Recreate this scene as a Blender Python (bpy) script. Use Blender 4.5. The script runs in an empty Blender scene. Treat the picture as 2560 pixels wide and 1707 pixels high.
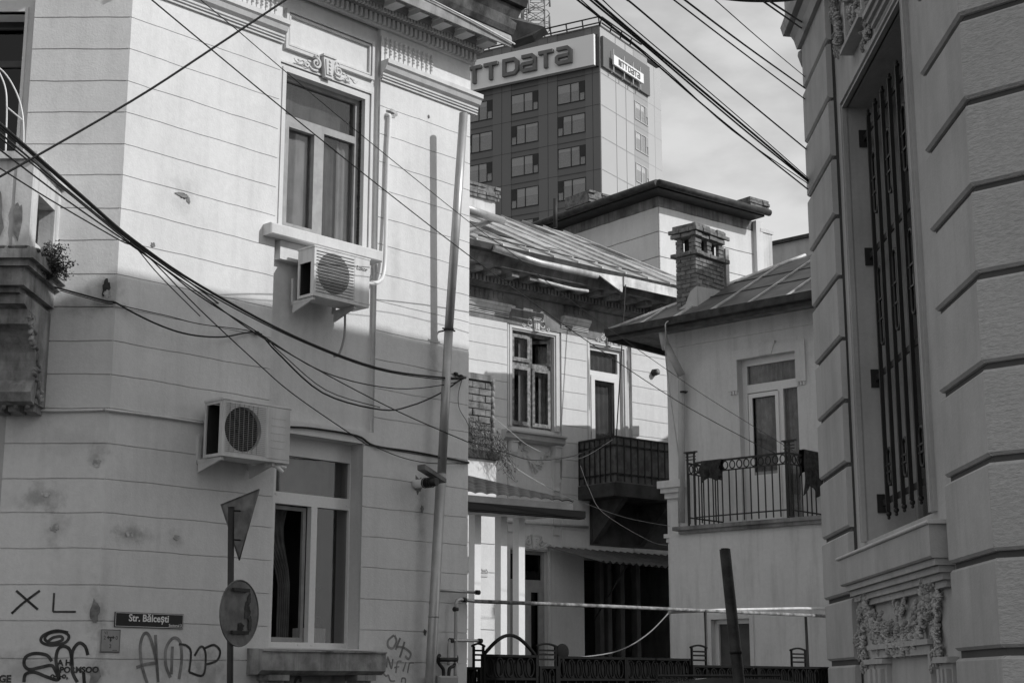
import bpy, bmesh, math, random
from mathutils import Vector, Matrix
from math import sin, cos, tan, radians as R, pi
random.seed(7)
SC = bpy.context.scene
COL = SC.collection

# ------------------------------------------------------------------ camera
FPX, PITCH, EYE = 3911.0, R(12.35), 1.5
cam = bpy.data.objects.new('camera', bpy.data.cameras.new('camera'))
COL.objects.link(cam); SC.camera = cam
cam.data.lens = 55.0; cam.data.sensor_width = 36.0
cam.data.clip_start = 0.1; cam.data.clip_end = 2000
cam.location = (0, 0, EYE); cam.rotation_euler = (pi/2 + PITCH, 0, 0)

# ------------------------------------------------------------------ world, sun, exposure
SUN = Vector((1.017, -0.373, 0.72)).normalized()
elev = math.asin(SUN.z)
az = math.atan2(SUN.x, SUN.y)
w = bpy.data.worlds.new('World'); SC.world = w; w.use_nodes = True
nt = w.node_tree; nt.nodes.clear(); N = nt.nodes.new; LK = nt.links.new
sky = N('ShaderNodeTexSky'); sky.sky_type = 'NISHITA'; sky.sun_disc = False
sky.sun_elevation = elev; sky.sun_rotation = az; sky.dust_density = 2.0
bw = N('ShaderNodeRGBToBW'); LK(sky.outputs[0], bw.inputs[0])
tc = N('ShaderNodeTexCoord'); mp = N('ShaderNodeMapping'); mp.inputs['Scale'].default_value = (1.0, 1.0, 2.2)
LK(tc.outputs['Generated'], mp.inputs[0])
nz = N('ShaderNodeTexNoise'); nz.inputs['Scale'].default_value = 9.0; nz.inputs['Detail'].default_value = 7; nz.inputs['Roughness'].default_value = .52
mp.inputs['Location'].default_value = (0.55, 0.2, 0.12)
LK(mp.outputs[0], nz.inputs[0])
cr = N('ShaderNodeMapRange'); cr.interpolation_type = 'SMOOTHSTEP'
cr.inputs[1].default_value = .50; cr.inputs[2].default_value = .80; cr.inputs[3].default_value = 0; cr.inputs[4].default_value = 1
LK(nz.outputs[0], cr.inputs[0])
dc = N('ShaderNodeVectorMath'); dc.operation = 'DOT_PRODUCT'; LK(tc.outputs['Generated'], dc.inputs[0]); dc.inputs[1].default_value = Vector((.135, 1, .335)).normalized()
bl_ = N('ShaderNodeMapRange'); bl_.interpolation_type = 'SMOOTHSTEP'; bl_.inputs[1].default_value = cos(R(7.5)); bl_.inputs[2].default_value = cos(R(1.5)); bl_.inputs[3].default_value = 0; bl_.inputs[4].default_value = .22
LK(dc.outputs['Value'], bl_.inputs[0])
sm_ = N('ShaderNodeMath'); sm_.operation = 'ADD'; LK(nz.outputs[0], sm_.inputs[0]); LK(bl_.outputs[0], sm_.inputs[1]); LK(sm_.outputs[0], cr.inputs[0])
mx = N('ShaderNodeMix'); mx.data_type = 'FLOAT'
LK(cr.outputs[0], mx.inputs[0])
ml = N('ShaderNodeMath'); ml.operation = 'MULTIPLY_ADD'; ml.inputs[1].default_value = 0.5; ml.inputs[2].default_value = 3.9
LK(bw.outputs[0], ml.inputs[0]); LK(ml.outputs[0], mx.inputs[2])
ad = N('ShaderNodeMath'); ad.operation = 'MULTIPLY_ADD'; ad.inputs[1].default_value = 0.5; ad.inputs[2].default_value = 5.7
LK(bw.outputs[0], ad.inputs[0]); LK(ad.outputs[0], mx.inputs[3])
bg = N('ShaderNodeBackground'); bg.inputs[1].default_value = 0.10
LK(mx.outputs[0], bg.inputs[0]); wo = N('ShaderNodeOutputWorld'); LK(bg.outputs[0], wo.inputs[0])
sl = bpy.data.objects.new('sun', bpy.data.lights.new('sun', 'SUN')); COL.objects.link(sl)
sl.data.energy = 2.8; sl.data.angle = R(0.53); sl.data.color = (1, 1, 1)
sl.rotation_euler = SUN.to_track_quat('Z', 'Y').to_euler(); sl.location = (20, -10, 30)
SC.view_settings.view_transform = 'Standard'; SC.view_settings.look = 'None'
SC.view_settings.exposure = 0.06; SC.view_settings.gamma = 1.0
SC.render.engine = 'CYCLES'

# ------------------------------------------------------------------ helpers
def prj(px, py):
    """direction of a photo pixel with forward component 1"""
    a = (px-1280)/FPX; c = -(py-853.5)/FPX
    fy = cos(PITCH) - c*sin(PITCH); fz = sin(PITCH) + c*cos(PITCH)
    return a/fy, fz/fy
def pt(px, py, D):
    a, b = prj(px, py); return Vector((a*D, D, EYE + b*D))
Z = Vector((0, 0, 1))
class Wall:
    def __init__(s, x, y, ang):
        s.O = Vector((x, y, 0)); s.U = Vector((sin(R(ang)), cos(R(ang)), 0)); s.N = Vector((cos(R(ang)), -sin(R(ang)), 0))
    def at(s, px, py, off=0):
        a, b = prj(px, py); d = Vector((a, 1, b)); P = s.O + s.N*off
        k = (P.x*s.N.x + P.y*s.N.y)/(d.x*s.N.x + d.y*s.N.y)
        q = d*k; return (q.x-P.x)*s.U.x + (q.y-P.y)*s.U.y, EYE + q.z
    def u(s, px, py, off=0): return s.at(px, py, off)[0]
    def z(s, px, py, off=0): return s.at(px, py, off)[1]
    def p(s, u, o, z): return s.O + s.U*u + s.N*o + Z*z
    def shift(s, o):
        w = Wall(0, 0, 0); w.O = s.O + s.N*o; w.U = s.U; w.N = s.N; return w

class MB:
    def __init__(s): s.v = []; s.f = []; s.sm = []
    def add(s, vs, fs, smooth=False):
        b = len(s.v); s.v += [Vector(x) for x in vs]
        for f in fs: s.f.append([b+i for i in f]); s.sm.append(smooth)
        return s
    def hexa(s, c):
        return s.add(c, [(0,3,2,1),(4,5,6,7),(0,1,5,4),(1,2,6,5),(2,3,7,6),(3,0,4,7)])
    def box(s, W, u0, u1, o0, o1, z0, z1):
        if u1 < u0: u0, u1 = u1, u0
        if o1 < o0: o0, o1 = o1, o0
        if z1 < z0: z0, z1 = z1, z0
        P = W.p
        return s.hexa([P(u0,o0,z0),P(u0,o1,z0),P(u1,o1,z0),P(u1,o0,z0),P(u0,o0,z1),P(u0,o1,z1),P(u1,o1,z1),P(u1,o0,z1)])
    def bbox(s, W, u0, u1, o0, o1, z0, z1, b=.01):
        """box with its outer edges chamfered"""
        if z1-z0 < 2.2*b or u1-u0 < 2.2*b: return s.box(W, u0, u1, o0, o1, z0, z1)
        P = W.p; om = o1-b
        ring = lambda o, d: [P(u0+d,o,z0+d),P(u1-d,o,z0+d),P(u1-d,o,z1-d),P(u0+d,o,z1-d)]
        vs = ring(o0,0)+ring(om,0)+ring(o1,b)
        fs = [(0,3,2,1)[::-1]]
        for k in (0,4):
            for i in range(4):
                j = (i+1)%4; fs.append((k+i,k+j,k+4+j,k+4+i))
        fs.append((8,9,10,11)); return s.add(vs, fs)
    def prism(s, pts, d):
        """closed outline (3D points) extruded by vector d"""
        n = len(pts); vs = [Vector(p) for p in pts] + [Vector(p)+d for p in pts]
        fs = [tuple(range(n))[::-1], tuple(range(n, 2*n))] + [(i, (i+1)%n, n+(i+1)%n, n+i) for i in range(n)]
        return s.add(vs, fs)
    def prof(s, W, u0, u1, pts):
        """profile of (off, z) swept from u0 to u1"""
        return s.prism([W.p(u0, o, z) for o, z in pts], W.U*(u1-u0))
    def tube(s, P, r, n=8, cap=True, smooth=True, rr=None):
        P = [Vector(p) for p in P]; b = len(s.v); m = len(P)
        ref = None
        for i, p in enumerate(P):
            t = (P[min(i+1, m-1)] - P[max(i-1, 0)])
            if t.length < 1e-9: t = Vector((0,0,1))
            t.normalize()
            if ref is None:
                a = Vector((0,0,1)) if abs(t.z) < .9 else Vector((1,0,0)); ref = t.cross(a).normalized()
            ref = (ref - t*ref.dot(t)).normalized(); q = t.cross(ref)
            rad = rr[i] if rr else r
            for k in range(n):
                a = 2*pi*k/n; s.v.append(p + ref*(cos(a)*rad) + q*(sin(a)*rad))
        for i in range(m-1):
            for k in range(n):
                s.f.append([b+i*n+k, b+i*n+(k+1)%n, b+(i+1)*n+(k+1)%n, b+(i+1)*n+k]); s.sm.append(smooth)
        if cap:
            s.f.append([b+k for k in range(n)][::-1]); s.sm.append(False)
            s.f.append([b+(m-1)*n+k for k in range(n)]); s.sm.append(False)
        return s
    def blob(s, c, ax, n=6, m=5):
        """ellipsoid, ax = three half-axis vectors"""
        b = len(s.v); c = Vector(c)
        for i in range(1, m):
            t = pi*i/m
            for k in range(n):
                a = 2*pi*k/n; s.v.append(c + ax[0]*(sin(t)*cos(a)) + ax[1]*(sin(t)*sin(a)) + ax[2]*cos(t))
        s.v += [c+ax[2], c-ax[2]]; T = b+(m-1)*n
        for i in range(m-2):
            for k in range(n):
                s.f.append([b+i*n+k, b+(i+1)*n+k, b+(i+1)*n+(k+1)%n, b+i*n+(k+1)%n]); s.sm.append(True)
        for k in range(n):
            s.f.append([T, b+k, b+(k+1)%n]); s.sm.append(True)
            s.f.append([T+1, b+(m-2)*n+(k+1)%n, b+(m-2)*n+k]); s.sm.append(True)
        return s
    def slab(s, W, u0, u1, z0, z1, o0, o1, holes=()):
        us = sorted({u0, u1} | {x for h in holes for x in h[:2] if u0 < x < u1})
        zs = sorted({z0, z1} | {x for h in holes for x in h[2:] if z0 < x < z1})
        for j in range(len(zs)-1):
            run = None
            for i in range(len(us)-1):
                cu, cz = (us[i]+us[i+1])/2, (zs[j]+zs[j+1])/2
                hole = any(h[0] < cu < h[1] and h[2] < cz < h[3] for h in holes)
                if hole:
                    if run is not None: s.box(W, run, us[i], o0, o1, zs[j], zs[j+1]); run = None
                elif run is None: run = us[i]
            if run is not None: s.box(W, run, us[-1], o0, o1, zs[j], zs[j+1])
        return s
    def courses(s, W, u0, u1, zs, o0, o1, gap, holes=(), bev=.004, jit=.0):
        for a, b in zip(zs[:-1], zs[1:]):
            z0, z1 = a+gap/2, b-gap/2
            cuts = [h for h in holes if h[2] < z1 and h[3] > z0 and h[0] < u1 and h[1] > u0]
            us = [u0]; segs = []
            if not cuts or all(h[2] <= z0+.01 and h[3] >= z1-.01 for h in cuts):
                ed = sorted([(max(h[0],u0), min(h[1],u1)) for h in cuts]); x = u0; segs = []
                for p_, q_ in ed:
                    if p_-x > .02: segs.append((x,p_))
                    x = max(x,q_)
                if u1-x > .02: segs.append((x,u1))
                wob = lambda u, z: .0022*sin(u*7+z*31)+.0016*sin(u*19+z*57)+.0016*sin(u*43+z*11)
                for p_, q_ in segs:
                    n = max(2, int((q_-p_)/.12)); us_ = [p_+(q_-p_)*i/n for i in range(n+1)]
                    s.prism([W.p(u, o0, z0+wob(u,a)) for u in us_]+[W.p(u, o0, z1+wob(u,b)) for u in us_[::-1]], W.N*(o1-o0))
                continue
            s.slab(W, u0, u1, z0, z1, o0, o1, cuts)
        return s
    def stroke(s, W, pts, wd, o0, o1, closed=False):
        """mitred polyline of (u,z) with thickness wd, raised from o0 to o1"""
        n = len(pts); L = []; Rr = []
        for i in range(n):
            p = Vector(pts[i]); a = Vector(pts[i-1]) if (i > 0 or closed) else None
            c = Vector(pts[(i+1) % n]) if (i < n-1 or closed) else None
            d1 = (p-a).normalized() if a is not None and (p-a).length > 1e-9 else None
            d2 = (c-p).normalized() if c is not None and (c-p).length > 1e-9 else None
            if d1 is None: d1 = d2
            if d2 is None: d2 = d1
            n1 = Vector((-d1.y, d1.x)); n2 = Vector((-d2.y, d2.x)); m = (n1+n2)
            m = m.normalized() if m.length > 1e-6 else n1
            k = (wd/2)/max(.4, m.dot(n1)); L.append(p+m*k); Rr.append(p-m*k)
        rng = range(n if closed else n-1)
        for i in rng:
            j = (i+1) % n; q = [L[i], Rr[i], Rr[j], L[j]]
            s.hexa([W.p(x.x, o0, x.y) for x in q] + [W.p(x.x, o1, x.y) for x in q])
        return s
    def build(s, name, mat, parent=None, base=None):
        me = bpy.data.meshes.new(name)
        if parent is not None:
            org = Vector((0,0,0)); q = parent
            while q is not None: org += q.location; q = q.parent
            base = Vector(base) if base is not None else org
            loc = base - org
        else:
            if base is None:
                xs = [v.x for v in s.v]; ys = [v.y for v in s.v]; zs = [v.z for v in s.v]
                base = Vector(((min(xs)+max(xs))/2, (min(ys)+max(ys))/2, min(zs)))
            base = Vector(base); loc = base
        me.from_pydata([tuple(v-base) for v in s.v], [], s.f)
        me.polygons.foreach_set('use_smooth', s.sm)
        bm = bmesh.new(); bm.from_mesh(me); bmesh.ops.recalc_face_normals(bm, faces=bm.faces); bm.to_mesh(me); bm.free()
        me.materials.append(mat); me.update()
        o = bpy.data.objects.new(name, me); COL.objects.link(o); o.location = loc
        if parent is not None: o.parent = parent
        return o

def tag(o, label=None, cat=None, group=None, kind=None):
    if label: o['label'] = label
    if cat: o['category'] = cat
    if group: o['group'] = group
    if kind: o['kind'] = kind
    return o
def thing(name, loc, label, cat, group=None):
    o = bpy.data.objects.new(name, None); COL.objects.link(o); o.location = Vector(loc); o.empty_display_size = .2
    return tag(o, label, cat, group)
def spline(P, k=6):
    P = [Vector(p) for p in P]; out = []
    for i in range(len(P)-1):
        a = P[max(i-1,0)]; b = P[i]; c = P[i+1]; d = P[min(i+2,len(P)-1)]
        for j in range(k):
            t = j/k; out.append(.5*((2*b)+(c-a)*t+(2*a-5*b+4*c-d)*t*t+(3*b-a-3*c+d)*t**3))
    return out+[P[-1]]
def text(W, s, u, z, size, off, depth, mat, parent, name='lettering', align='LEFT', bold=0.0, sx=1.0, shear=0):
    cu = bpy.data.curves.new(name, 'FONT'); cu.body = s; cu.size = size; cu.extrude = depth/2; cu.offset = bold
    cu.align_x = align; cu.shear = shear; cu.resolution_u = 3
    o = bpy.data.objects.new(name, cu); COL.objects.link(o)
    dg = bpy.context.evaluated_depsgraph_get(); me = bpy.data.meshes.new_from_object(o.evaluated_get(dg))
    bpy.data.objects.remove(o); mb = MB()
    mb.add([W.p(u+v.co.x*sx, off+depth/2+v.co.z, z+v.co.y) for v in me.vertices], [tuple(p.vertices) for p in me.polygons])
    bpy.data.meshes.remove(me); return mb.build(name, mat, parent)

# places where the townhouse plaster is grimy (world position, radius along, radius up, strength)
_MA = Wall(-0.2607*14.7, 14.7, 43.05); _CH = Wall(-0.2607*14.7, 14.7, 90.5)
# ------------------------------------------------------------------ materials
SPOTS = []
for (W_, px_, py_, rx_, rz_, k_) in ((_CH,110,1240,.26,.18,.36),(_CH,80,1250,.4,.10,.15),(_CH,136,1330,.16,.25,.3),(_CH,240,1140,.12,.12,.35),(_MA,325,1335,.20,.15,.33),(_MA,440,1345,.12,.12,.25),(_MA,345,1335,.35,.08,.25),
    (_CH,240,1540,.12,.35,.4),(_CH,236,1690,.14,.3,.4),(_CH,60,1670,.5,.2,.3),(_MA,520,1690,.35,.3,.35),(_MA,1052,1275,.10,.5,.3),(_MA,460,495,.2,.3,.18),(_CH,268,735,.25,.25,.35),(_CH,200,770,.6,.12,.3),(_MA,1085,900,.1,.5,.3),(_MA,990,640,.1,.6,.15),
    (_CH,170,1100,.6,.25,.15),(_MA,380,1650,.9,.25,.2),(_MA,1000,1650,.6,.3,.2),(_MA,700,760,.5,.5,.12)):
    u_, z_ = W_.at(px_, py_); SPOTS.append((tuple(W_.p(u_,0,z_)), rx_, rz_, k_))
def mat(name, c, rough=.85, metal=0., var=.12, sc=1.5, bump=.15, bsc=70., streak=0., spec=.3, fine=.04, coat=0., stain=0.):
    m = bpy.data.materials.new(name); m.use_nodes = True; t = m.node_tree; n = t.nodes; l = t.links.new
    b = n['Principled BSDF']; b.inputs['Roughness'].default_value = rough; b.inputs['Metallic'].default_value = metal
    b.inputs['Specular IOR Level'].default_value = spec; b.inputs['Coat Weight'].default_value = coat
    g = n.new('ShaderNodeNewGeometry'); fac = None
    def noise(scale, det, ro, sv=(1,1,1)):
        mp = n.new('ShaderNodeMapping'); mp.inputs['Scale'].default_value = sv; l(g.outputs['Position'], mp.inputs[0])
        x = n.new('ShaderNodeTexNoise'); x.inputs['Scale'].default_value = scale; x.inputs['Detail'].default_value = det; x.inputs['Roughness'].default_value = ro
        l(mp.outputs[0], x.inputs[0]); return x.outputs[0]
    def mr(src, a, bb, lo, hi):
        x = n.new('ShaderNodeMapRange'); x.interpolation_type = 'SMOOTHSTEP'
        for i, v in enumerate((a, bb, lo, hi)): x.inputs[i+1].default_value = v
        l(src, x.inputs[0]); return x.outputs[0]
    def mul(a, bb):
        x = n.new('ShaderNodeMath'); x.operation = 'MULTIPLY'; l(a, x.inputs[0]); l(bb, x.inputs[1]); return x.outputs[0]
    fac = mr(noise(sc, 6, .6), .3, .7, c*(1-var), c*(1+var))
    if fine: fac = mul(fac, mr(noise(sc*22, 3, .7), .25, .75, 1-fine, 1+fine))
    if streak: fac = mul(fac, mr(noise(3.0, 5, .65, (2.2, 2.2, .22)), .42, .72, 1, 1-streak))
    if stain: fac = mul(fac, mr(noise(1.1, 8, .68), .56, .74, 1, 1-stain))
    if name in ('render_white',):
        for (p, rx, rz, k) in SPOTS:
            vm = n.new('ShaderNodeVectorMath'); vm.operation = 'SUBTRACT'; l(g.outputs['Position'], vm.inputs[0]); vm.inputs[1].default_value = p
            vs = n.new('ShaderNodeVectorMath'); vs.operation = 'MULTIPLY'; l(vm.outputs[0], vs.inputs[0]); vs.inputs[1].default_value = (1/rx, 1/rx, 1/rz)
            ln = n.new('ShaderNodeVectorMath'); ln.operation = 'LENGTH'; l(vs.outputs[0], ln.inputs[0])
            nn = n.new('ShaderNodeMath'); nn.operation = 'MULTIPLY_ADD'; nn.inputs[1].default_value = 2.0; l(noise(9, 5, .65), nn.inputs[0]); l(ln.outputs['Value'], nn.inputs[2])
            fac = mul(fac, mr(nn.outputs[0], .9, 2.1, 1-k, 1))
    l(fac, b.inputs['Base Color'])
    if bump:
        bp = n.new('ShaderNodeBump'); bp.inputs['Strength'].default_value = bump; bp.inputs['Distance'].default_value = .01
        l(noise(bsc, 4, .65, (1,1,2.6) if 'rough' in name else (1,1,1)), bp.inputs['Height']); l(bp.outputs[0], b.inputs['Normal'])
    return m
def glassm(name, tint=.55, rough=.02, ior=1.5):
    m = bpy.data.materials.new(name); m.use_nodes = True; t = m.node_tree; n = t.nodes; l = t.links.new
    n.remove(n['Principled BSDF']); out = n['Material Output']
    tr = n.new('ShaderNodeBsdfTransparent'); tr.inputs[0].default_value = (tint,)*3+(1,)
    gl = n.new('ShaderNodeBsdfGlossy'); gl.inputs['Roughness'].default_value = rough; gl.inputs[0].default_value = (.9,.9,.9,1)
    fr = n.new('ShaderNodeFresnel'); g = n.new('ShaderNodeNewGeometry')
    ix = n.new('ShaderNodeMapRange'); ix.inputs[3].default_value = ior; ix.inputs[4].default_value = 1/ior; l(g.outputs['Backfacing'], ix.inputs[0]); l(ix.outputs[0], fr.inputs[0])
    nz = n.new('ShaderNodeTexNoise'); nz.inputs['Scale'].default_value = 1.3; l(g.outputs['Position'], nz.inputs[0])
    bp = n.new('ShaderNodeBump'); bp.inputs['Strength'].default_value = .05; bp.inputs['Distance'].default_value = .02; l(nz.outputs[0], bp.inputs['Height']); l(bp.outputs[0], gl.inputs['Normal'])
    mx = n.new('ShaderNodeMixShader'); l(fr.outputs[0], mx.inputs[0]); l(tr.outputs[0], mx.inputs[1]); l(gl.outputs[0], mx.inputs[2]); l(mx.outputs[0], out.inputs[0])
    return m
M = dict(
 white=mat('render_white', .67, var=.06, sc=.8, streak=.08, stain=.10, bump=.3, bsc=45),
 oldwhite=mat('render_aged', .58, var=.12, sc=1.6, streak=.35, stain=.25, bump=.3, bsc=40),
 trim=mat('render_trim', .62, var=.06, sc=2, streak=.12, bump=.15),
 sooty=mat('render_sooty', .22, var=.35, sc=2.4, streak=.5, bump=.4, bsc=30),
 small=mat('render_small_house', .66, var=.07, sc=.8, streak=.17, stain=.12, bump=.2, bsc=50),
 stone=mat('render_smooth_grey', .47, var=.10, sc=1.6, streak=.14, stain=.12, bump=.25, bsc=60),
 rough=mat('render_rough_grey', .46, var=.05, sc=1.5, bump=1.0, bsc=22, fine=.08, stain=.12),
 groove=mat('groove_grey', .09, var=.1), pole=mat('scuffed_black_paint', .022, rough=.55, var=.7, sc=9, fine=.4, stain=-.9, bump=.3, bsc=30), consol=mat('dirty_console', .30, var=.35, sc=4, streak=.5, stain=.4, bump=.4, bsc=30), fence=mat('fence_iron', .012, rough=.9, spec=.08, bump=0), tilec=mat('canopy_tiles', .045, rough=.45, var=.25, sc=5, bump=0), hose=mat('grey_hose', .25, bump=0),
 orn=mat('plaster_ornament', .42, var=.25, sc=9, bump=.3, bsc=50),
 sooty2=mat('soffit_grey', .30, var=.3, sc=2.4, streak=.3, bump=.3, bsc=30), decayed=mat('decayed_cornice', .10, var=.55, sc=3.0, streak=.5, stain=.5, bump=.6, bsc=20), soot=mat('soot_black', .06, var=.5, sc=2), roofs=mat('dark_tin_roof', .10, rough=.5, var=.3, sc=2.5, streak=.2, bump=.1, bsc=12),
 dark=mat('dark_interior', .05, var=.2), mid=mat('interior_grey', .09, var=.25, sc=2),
 void=mat('unlit_room', .012, var=.2), curtain=mat('curtain_cloth', .45, var=.1, sc=5, streak=.25, bump=.1),
 sheer2=mat('net_curtain', .40, var=.25, sc=6, streak=.4),
 sheer=mat('thin_curtain', .16, var=.2, sc=6, streak=.4),
 pvc=mat('white_plastic', .72, rough=.35, var=.02, bump=0, spec=.5), wood=mat('grey_painted_wood', .34, rough=.6, var=.12, sc=8, streak=.2),
 oldwood=mat('weathered_wood', .24, rough=.8, var=.5, sc=14, streak=.5),
 black=mat('black_iron', .018, rough=.5, var=.2, sc=10, spec=.4), iron=mat('dark_iron', .03, rough=.6, var=.3, sc=6),
 cable=mat('cable_rubber', .022, rough=.6, var=.1, bump=0), pale=mat('pale_cable', .5, var=.1, bump=0),
 zinc=mat('zinc_pipe', .42, rough=.42, metal=.55, var=.12, sc=3, streak=.15, bump=.05), acw=mat('appliance_white', .62, rough=.45, var=.08, sc=3, streak=.2, stain=.15, bump=0, spec=.5),
 acg=mat('grille_grey', .30, rough=.5, var=.05, bump=0), acd=mat('fan_dark', .03, rough=.6, bump=0),
 brick=mat('old_brick', .17, var=.4, sc=9, bump=.6, bsc=40, fine=.15), mortar=mat('mortar', .30, var=.3, sc=8, bump=.5),
 brickd=mat('sooty_brick', .16, var=.45, sc=9, bump=.6, bsc=40, fine=.15),
 roofm=mat('tin_roof', .36, rough=.55, metal=.1, var=.3, sc=1.8, streak=.25, stain=.3, bump=.1, bsc=12), roofp=mat('tin_roof_pale', .55, rough=.4, metal=.35, var=.3, sc=2.5, streak=.3, bump=.1, bsc=10),
 roofd=mat('dark_gutter', .04, rough=.55, var=.5, sc=6, bump=.1), tile=mat('metal_tiles', .12, rough=.5, var=.2, sc=4, bump=0),
 tarl=mat('tower_dark_panel', .15, rough=.55, var=.04, sc=.05, bump=0, fine=0), tarm=mat('tower_mid_panel', .17, rough=.55, var=.04, sc=.05, bump=0, fine=0),
 tlight=mat('tower_light_panel', .44, rough=.6, var=.03, sc=.05, bump=0, fine=0), tlight2=mat('tower_pale_panel', .34, rough=.6, var=.03, sc=.05, bump=0, fine=0),
 tjoint=mat('tower_joint', .075, rough=.6, bump=0, fine=0), tblk=mat('tower_black_panel', .025, rough=.4, bump=0), tsign=mat('sign_white', .88, rough=.5, var=.02, sc=.1, bump=0, fine=0), tsignw=mat('sign_bright', .8, rough=.5, var=.02, bump=0, fine=0),
 tlet=mat('sign_letter', .16, rough=.5, bump=0, fine=0), asphalt=mat('asphalt', .055, var=.25, sc=.6, bump=.4, bsc=90), pave=mat('paving', .22, var=.2, sc=1.5, bump=.3),
 leaf=mat('leaves', .06, var=.5, sc=12, bump=0), twig=mat('dry_twigs', .10, var=.5, sc=12, bump=0),
 ink=mat('spray_paint', .055, var=.5, sc=7, bump=0), inkg=mat('faded_paint', .22, var=.35, sc=7, bump=0), signb=mat('sign_enamel', .03, rough=.35, bump=0), signw=mat('sign_lettering', .75, bump=0),
 plate=mat('plate_grey', .32, var=.1, sc=6, bump=0), signback=mat('sign_back', .16, rough=.5, metal=.3, var=.35, sc=7, bump=.1), rust=mat('rust_stain', .06, var=.5, sc=9),
 spot=mat('grime_spot', .20, var=.4, sc=8, bump=.3), spotl=mat('bare_plaster', .45, var=.4, sc=15, bump=.6), cloth=mat('dark_cloth', .03, var=.6, sc=14, bump=.3),
 paint=mat('car_paint', .10, rough=.25, metal=.3, var=.02, bump=0, coat=1.), tyre=mat('tyre', .02, bump=0))
M['glass'] = glassm('window_glass', .78); M['glassd'] = glassm('tower_glass', .9, .05, 1.6); M['tinted'] = glassm('dark_glass', .25)

# ================================================================== STRUCTURE
g = MB(); g.add([(-900,-300,0),(900,-300,0),(900,1500,0),(-900,1500,0)], [(0,1,2,3)]); tag(g.build('ground', M['asphalt']), kind='structure')

# ------------------------------------------------------------------ window builder
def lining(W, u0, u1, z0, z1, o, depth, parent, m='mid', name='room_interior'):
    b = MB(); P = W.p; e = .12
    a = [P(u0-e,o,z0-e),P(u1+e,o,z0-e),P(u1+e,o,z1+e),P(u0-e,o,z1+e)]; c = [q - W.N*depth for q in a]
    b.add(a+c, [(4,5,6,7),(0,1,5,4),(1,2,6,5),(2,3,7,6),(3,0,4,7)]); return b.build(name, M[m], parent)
def glaze(W, rects, o, parent, m='glass'):
    for r in rects: MB().box(W, r[0], r[1], o-.006, o, r[2], r[3]).build('pane', M[m], parent)
def frame(W, rects, bars, o0, o1, m, parent, name='window', extra=None):
    b = MB()
    for r in rects: b.slab(W, r[0], r[1], r[2], r[3], o0, o1, [r[4]])
    for q in bars: b.box(W, q[0], q[1], q[4] if len(q) > 4 else o0, q[5] if len(q) > 4 else o1, q[2], q[3])
    if extra: extra(b)
    return b.build(name, M[m], parent)
def drape(W, u0, u1, z0, z1, o, parent, m='curtain', amp=.03, folds=7, tie=False):
    b = MB(); n = folds*6; rows = 10; vs = []; fs = []
    for j in range(rows+1):
        tz = j/rows; z = z1+(z0-z1)*tz
        for i in range(n+1):
            t = i/n; u = u0+(u1-u0)*t
            if tie:
                k = (1-tz)**1.0 if tz < .6 else .4
                u = u0 + (u1-u0)*t*(1 - .75*sin(min(1, tz/.62)*pi/2)) if tz < .62 else u0+(u1-u0)*t*.25
                u += (u1-u0)*.72*sin(min(1, tz/.62)*pi/2)**2 if True else 0
            vs.append(W.p(u, o+amp*sin(t*folds*2*pi), z))
    for j in range(rows):
        for i in range(n): a = j*(n+1)+i; fs.append((a, a+1, a+n+2, a+n+1))
    b.add(vs, fs, True); return b.build('curtain', M[m], parent)

def scroll(b, W, u, z, r, o, turns=1.4, sgn=1, w=.012, start=0):
    P = []; n = 22
    for i in range(n+1):
        t = i/n; a = start + sgn*t*turns*2*pi; rad = r*(1-.8*t); P.append(W.p(u+cos(a)*rad, o+.01*sin(t*pi), z+sin(a)*rad))
    b.tube(P, w, 6, rr=[w*(1-.4*i/n) for i in range(n+1)])
def cartouche(W, u, z, s, o, parent, m='trim'):
    """keystone with scroll work either side, s = keystone height"""
    b = MB(); P = W.p
    b.prism([P(u-.20*s,o,z-.5*s),P(u+.20*s,o,z-.5*s),P(u+.33*s,o,z+.5*s),P(u-.33*s,o,z+.5*s)], W.N*(.22*s))
    b.box(W, u-.37*s, u+.37*s, o, o+.28*s, z+.43*s, z+.52*s)
    b.prism([P(u-.16*s,o+.22*s,z-.38*s),P(u+.16*s,o+.22*s,z-.38*s),P(u+.22*s,o+.22*s,z+.3*s),P(u-.22*s,o+.22*s,z+.3*s)], W.N*(.05*s))
    for i in range(4): b.blob(P(u, o+.27*s, z+(-.28+.17*i)*s), [W.U*(.07*s), W.N*(.06*s), Z*(.075*s)])
    for sg in (-1, 1):
        scroll(b, W, u+sg*.62*s, z+.02*s, .26*s, o+.06*s, 1.4, sg, .07*s, pi/2)
        scroll(b, W, u+sg*.60*s, z+.32*s, .15*s, o+.05*s, 1.2, -sg, .05*s, -pi/2)
        scroll(b, W, u+sg*1.12*s, z-.18*s, .16*s, o+.05*s, 1.2, -sg, .05*s, pi/2)
        pts = [(.5,-.28),(.8,-.3),(1.1,-.1),(1.4,-.05),(1.62,-.22),(1.8,-.08)]
        Q = spline([P(u+sg*a*s, o+.04*s, z+c*s) for a, c in pts]); b.tube(Q, .05*s, 6, rr=[.07*s*(1-.7*i/(len(Q)-1)) for i in range(len(Q))])
        for k in range(5):
            a = .45+.26*k; b.blob(P(u+sg*a*s, o+.04*s, z+(.12-.2*(k % 2)-.05*k)*s), [W.U*(.13*s), W.N*(.05*s), Z*(.06*s)])
    return b.build('keystone_ornament', M[m], parent)
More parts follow.
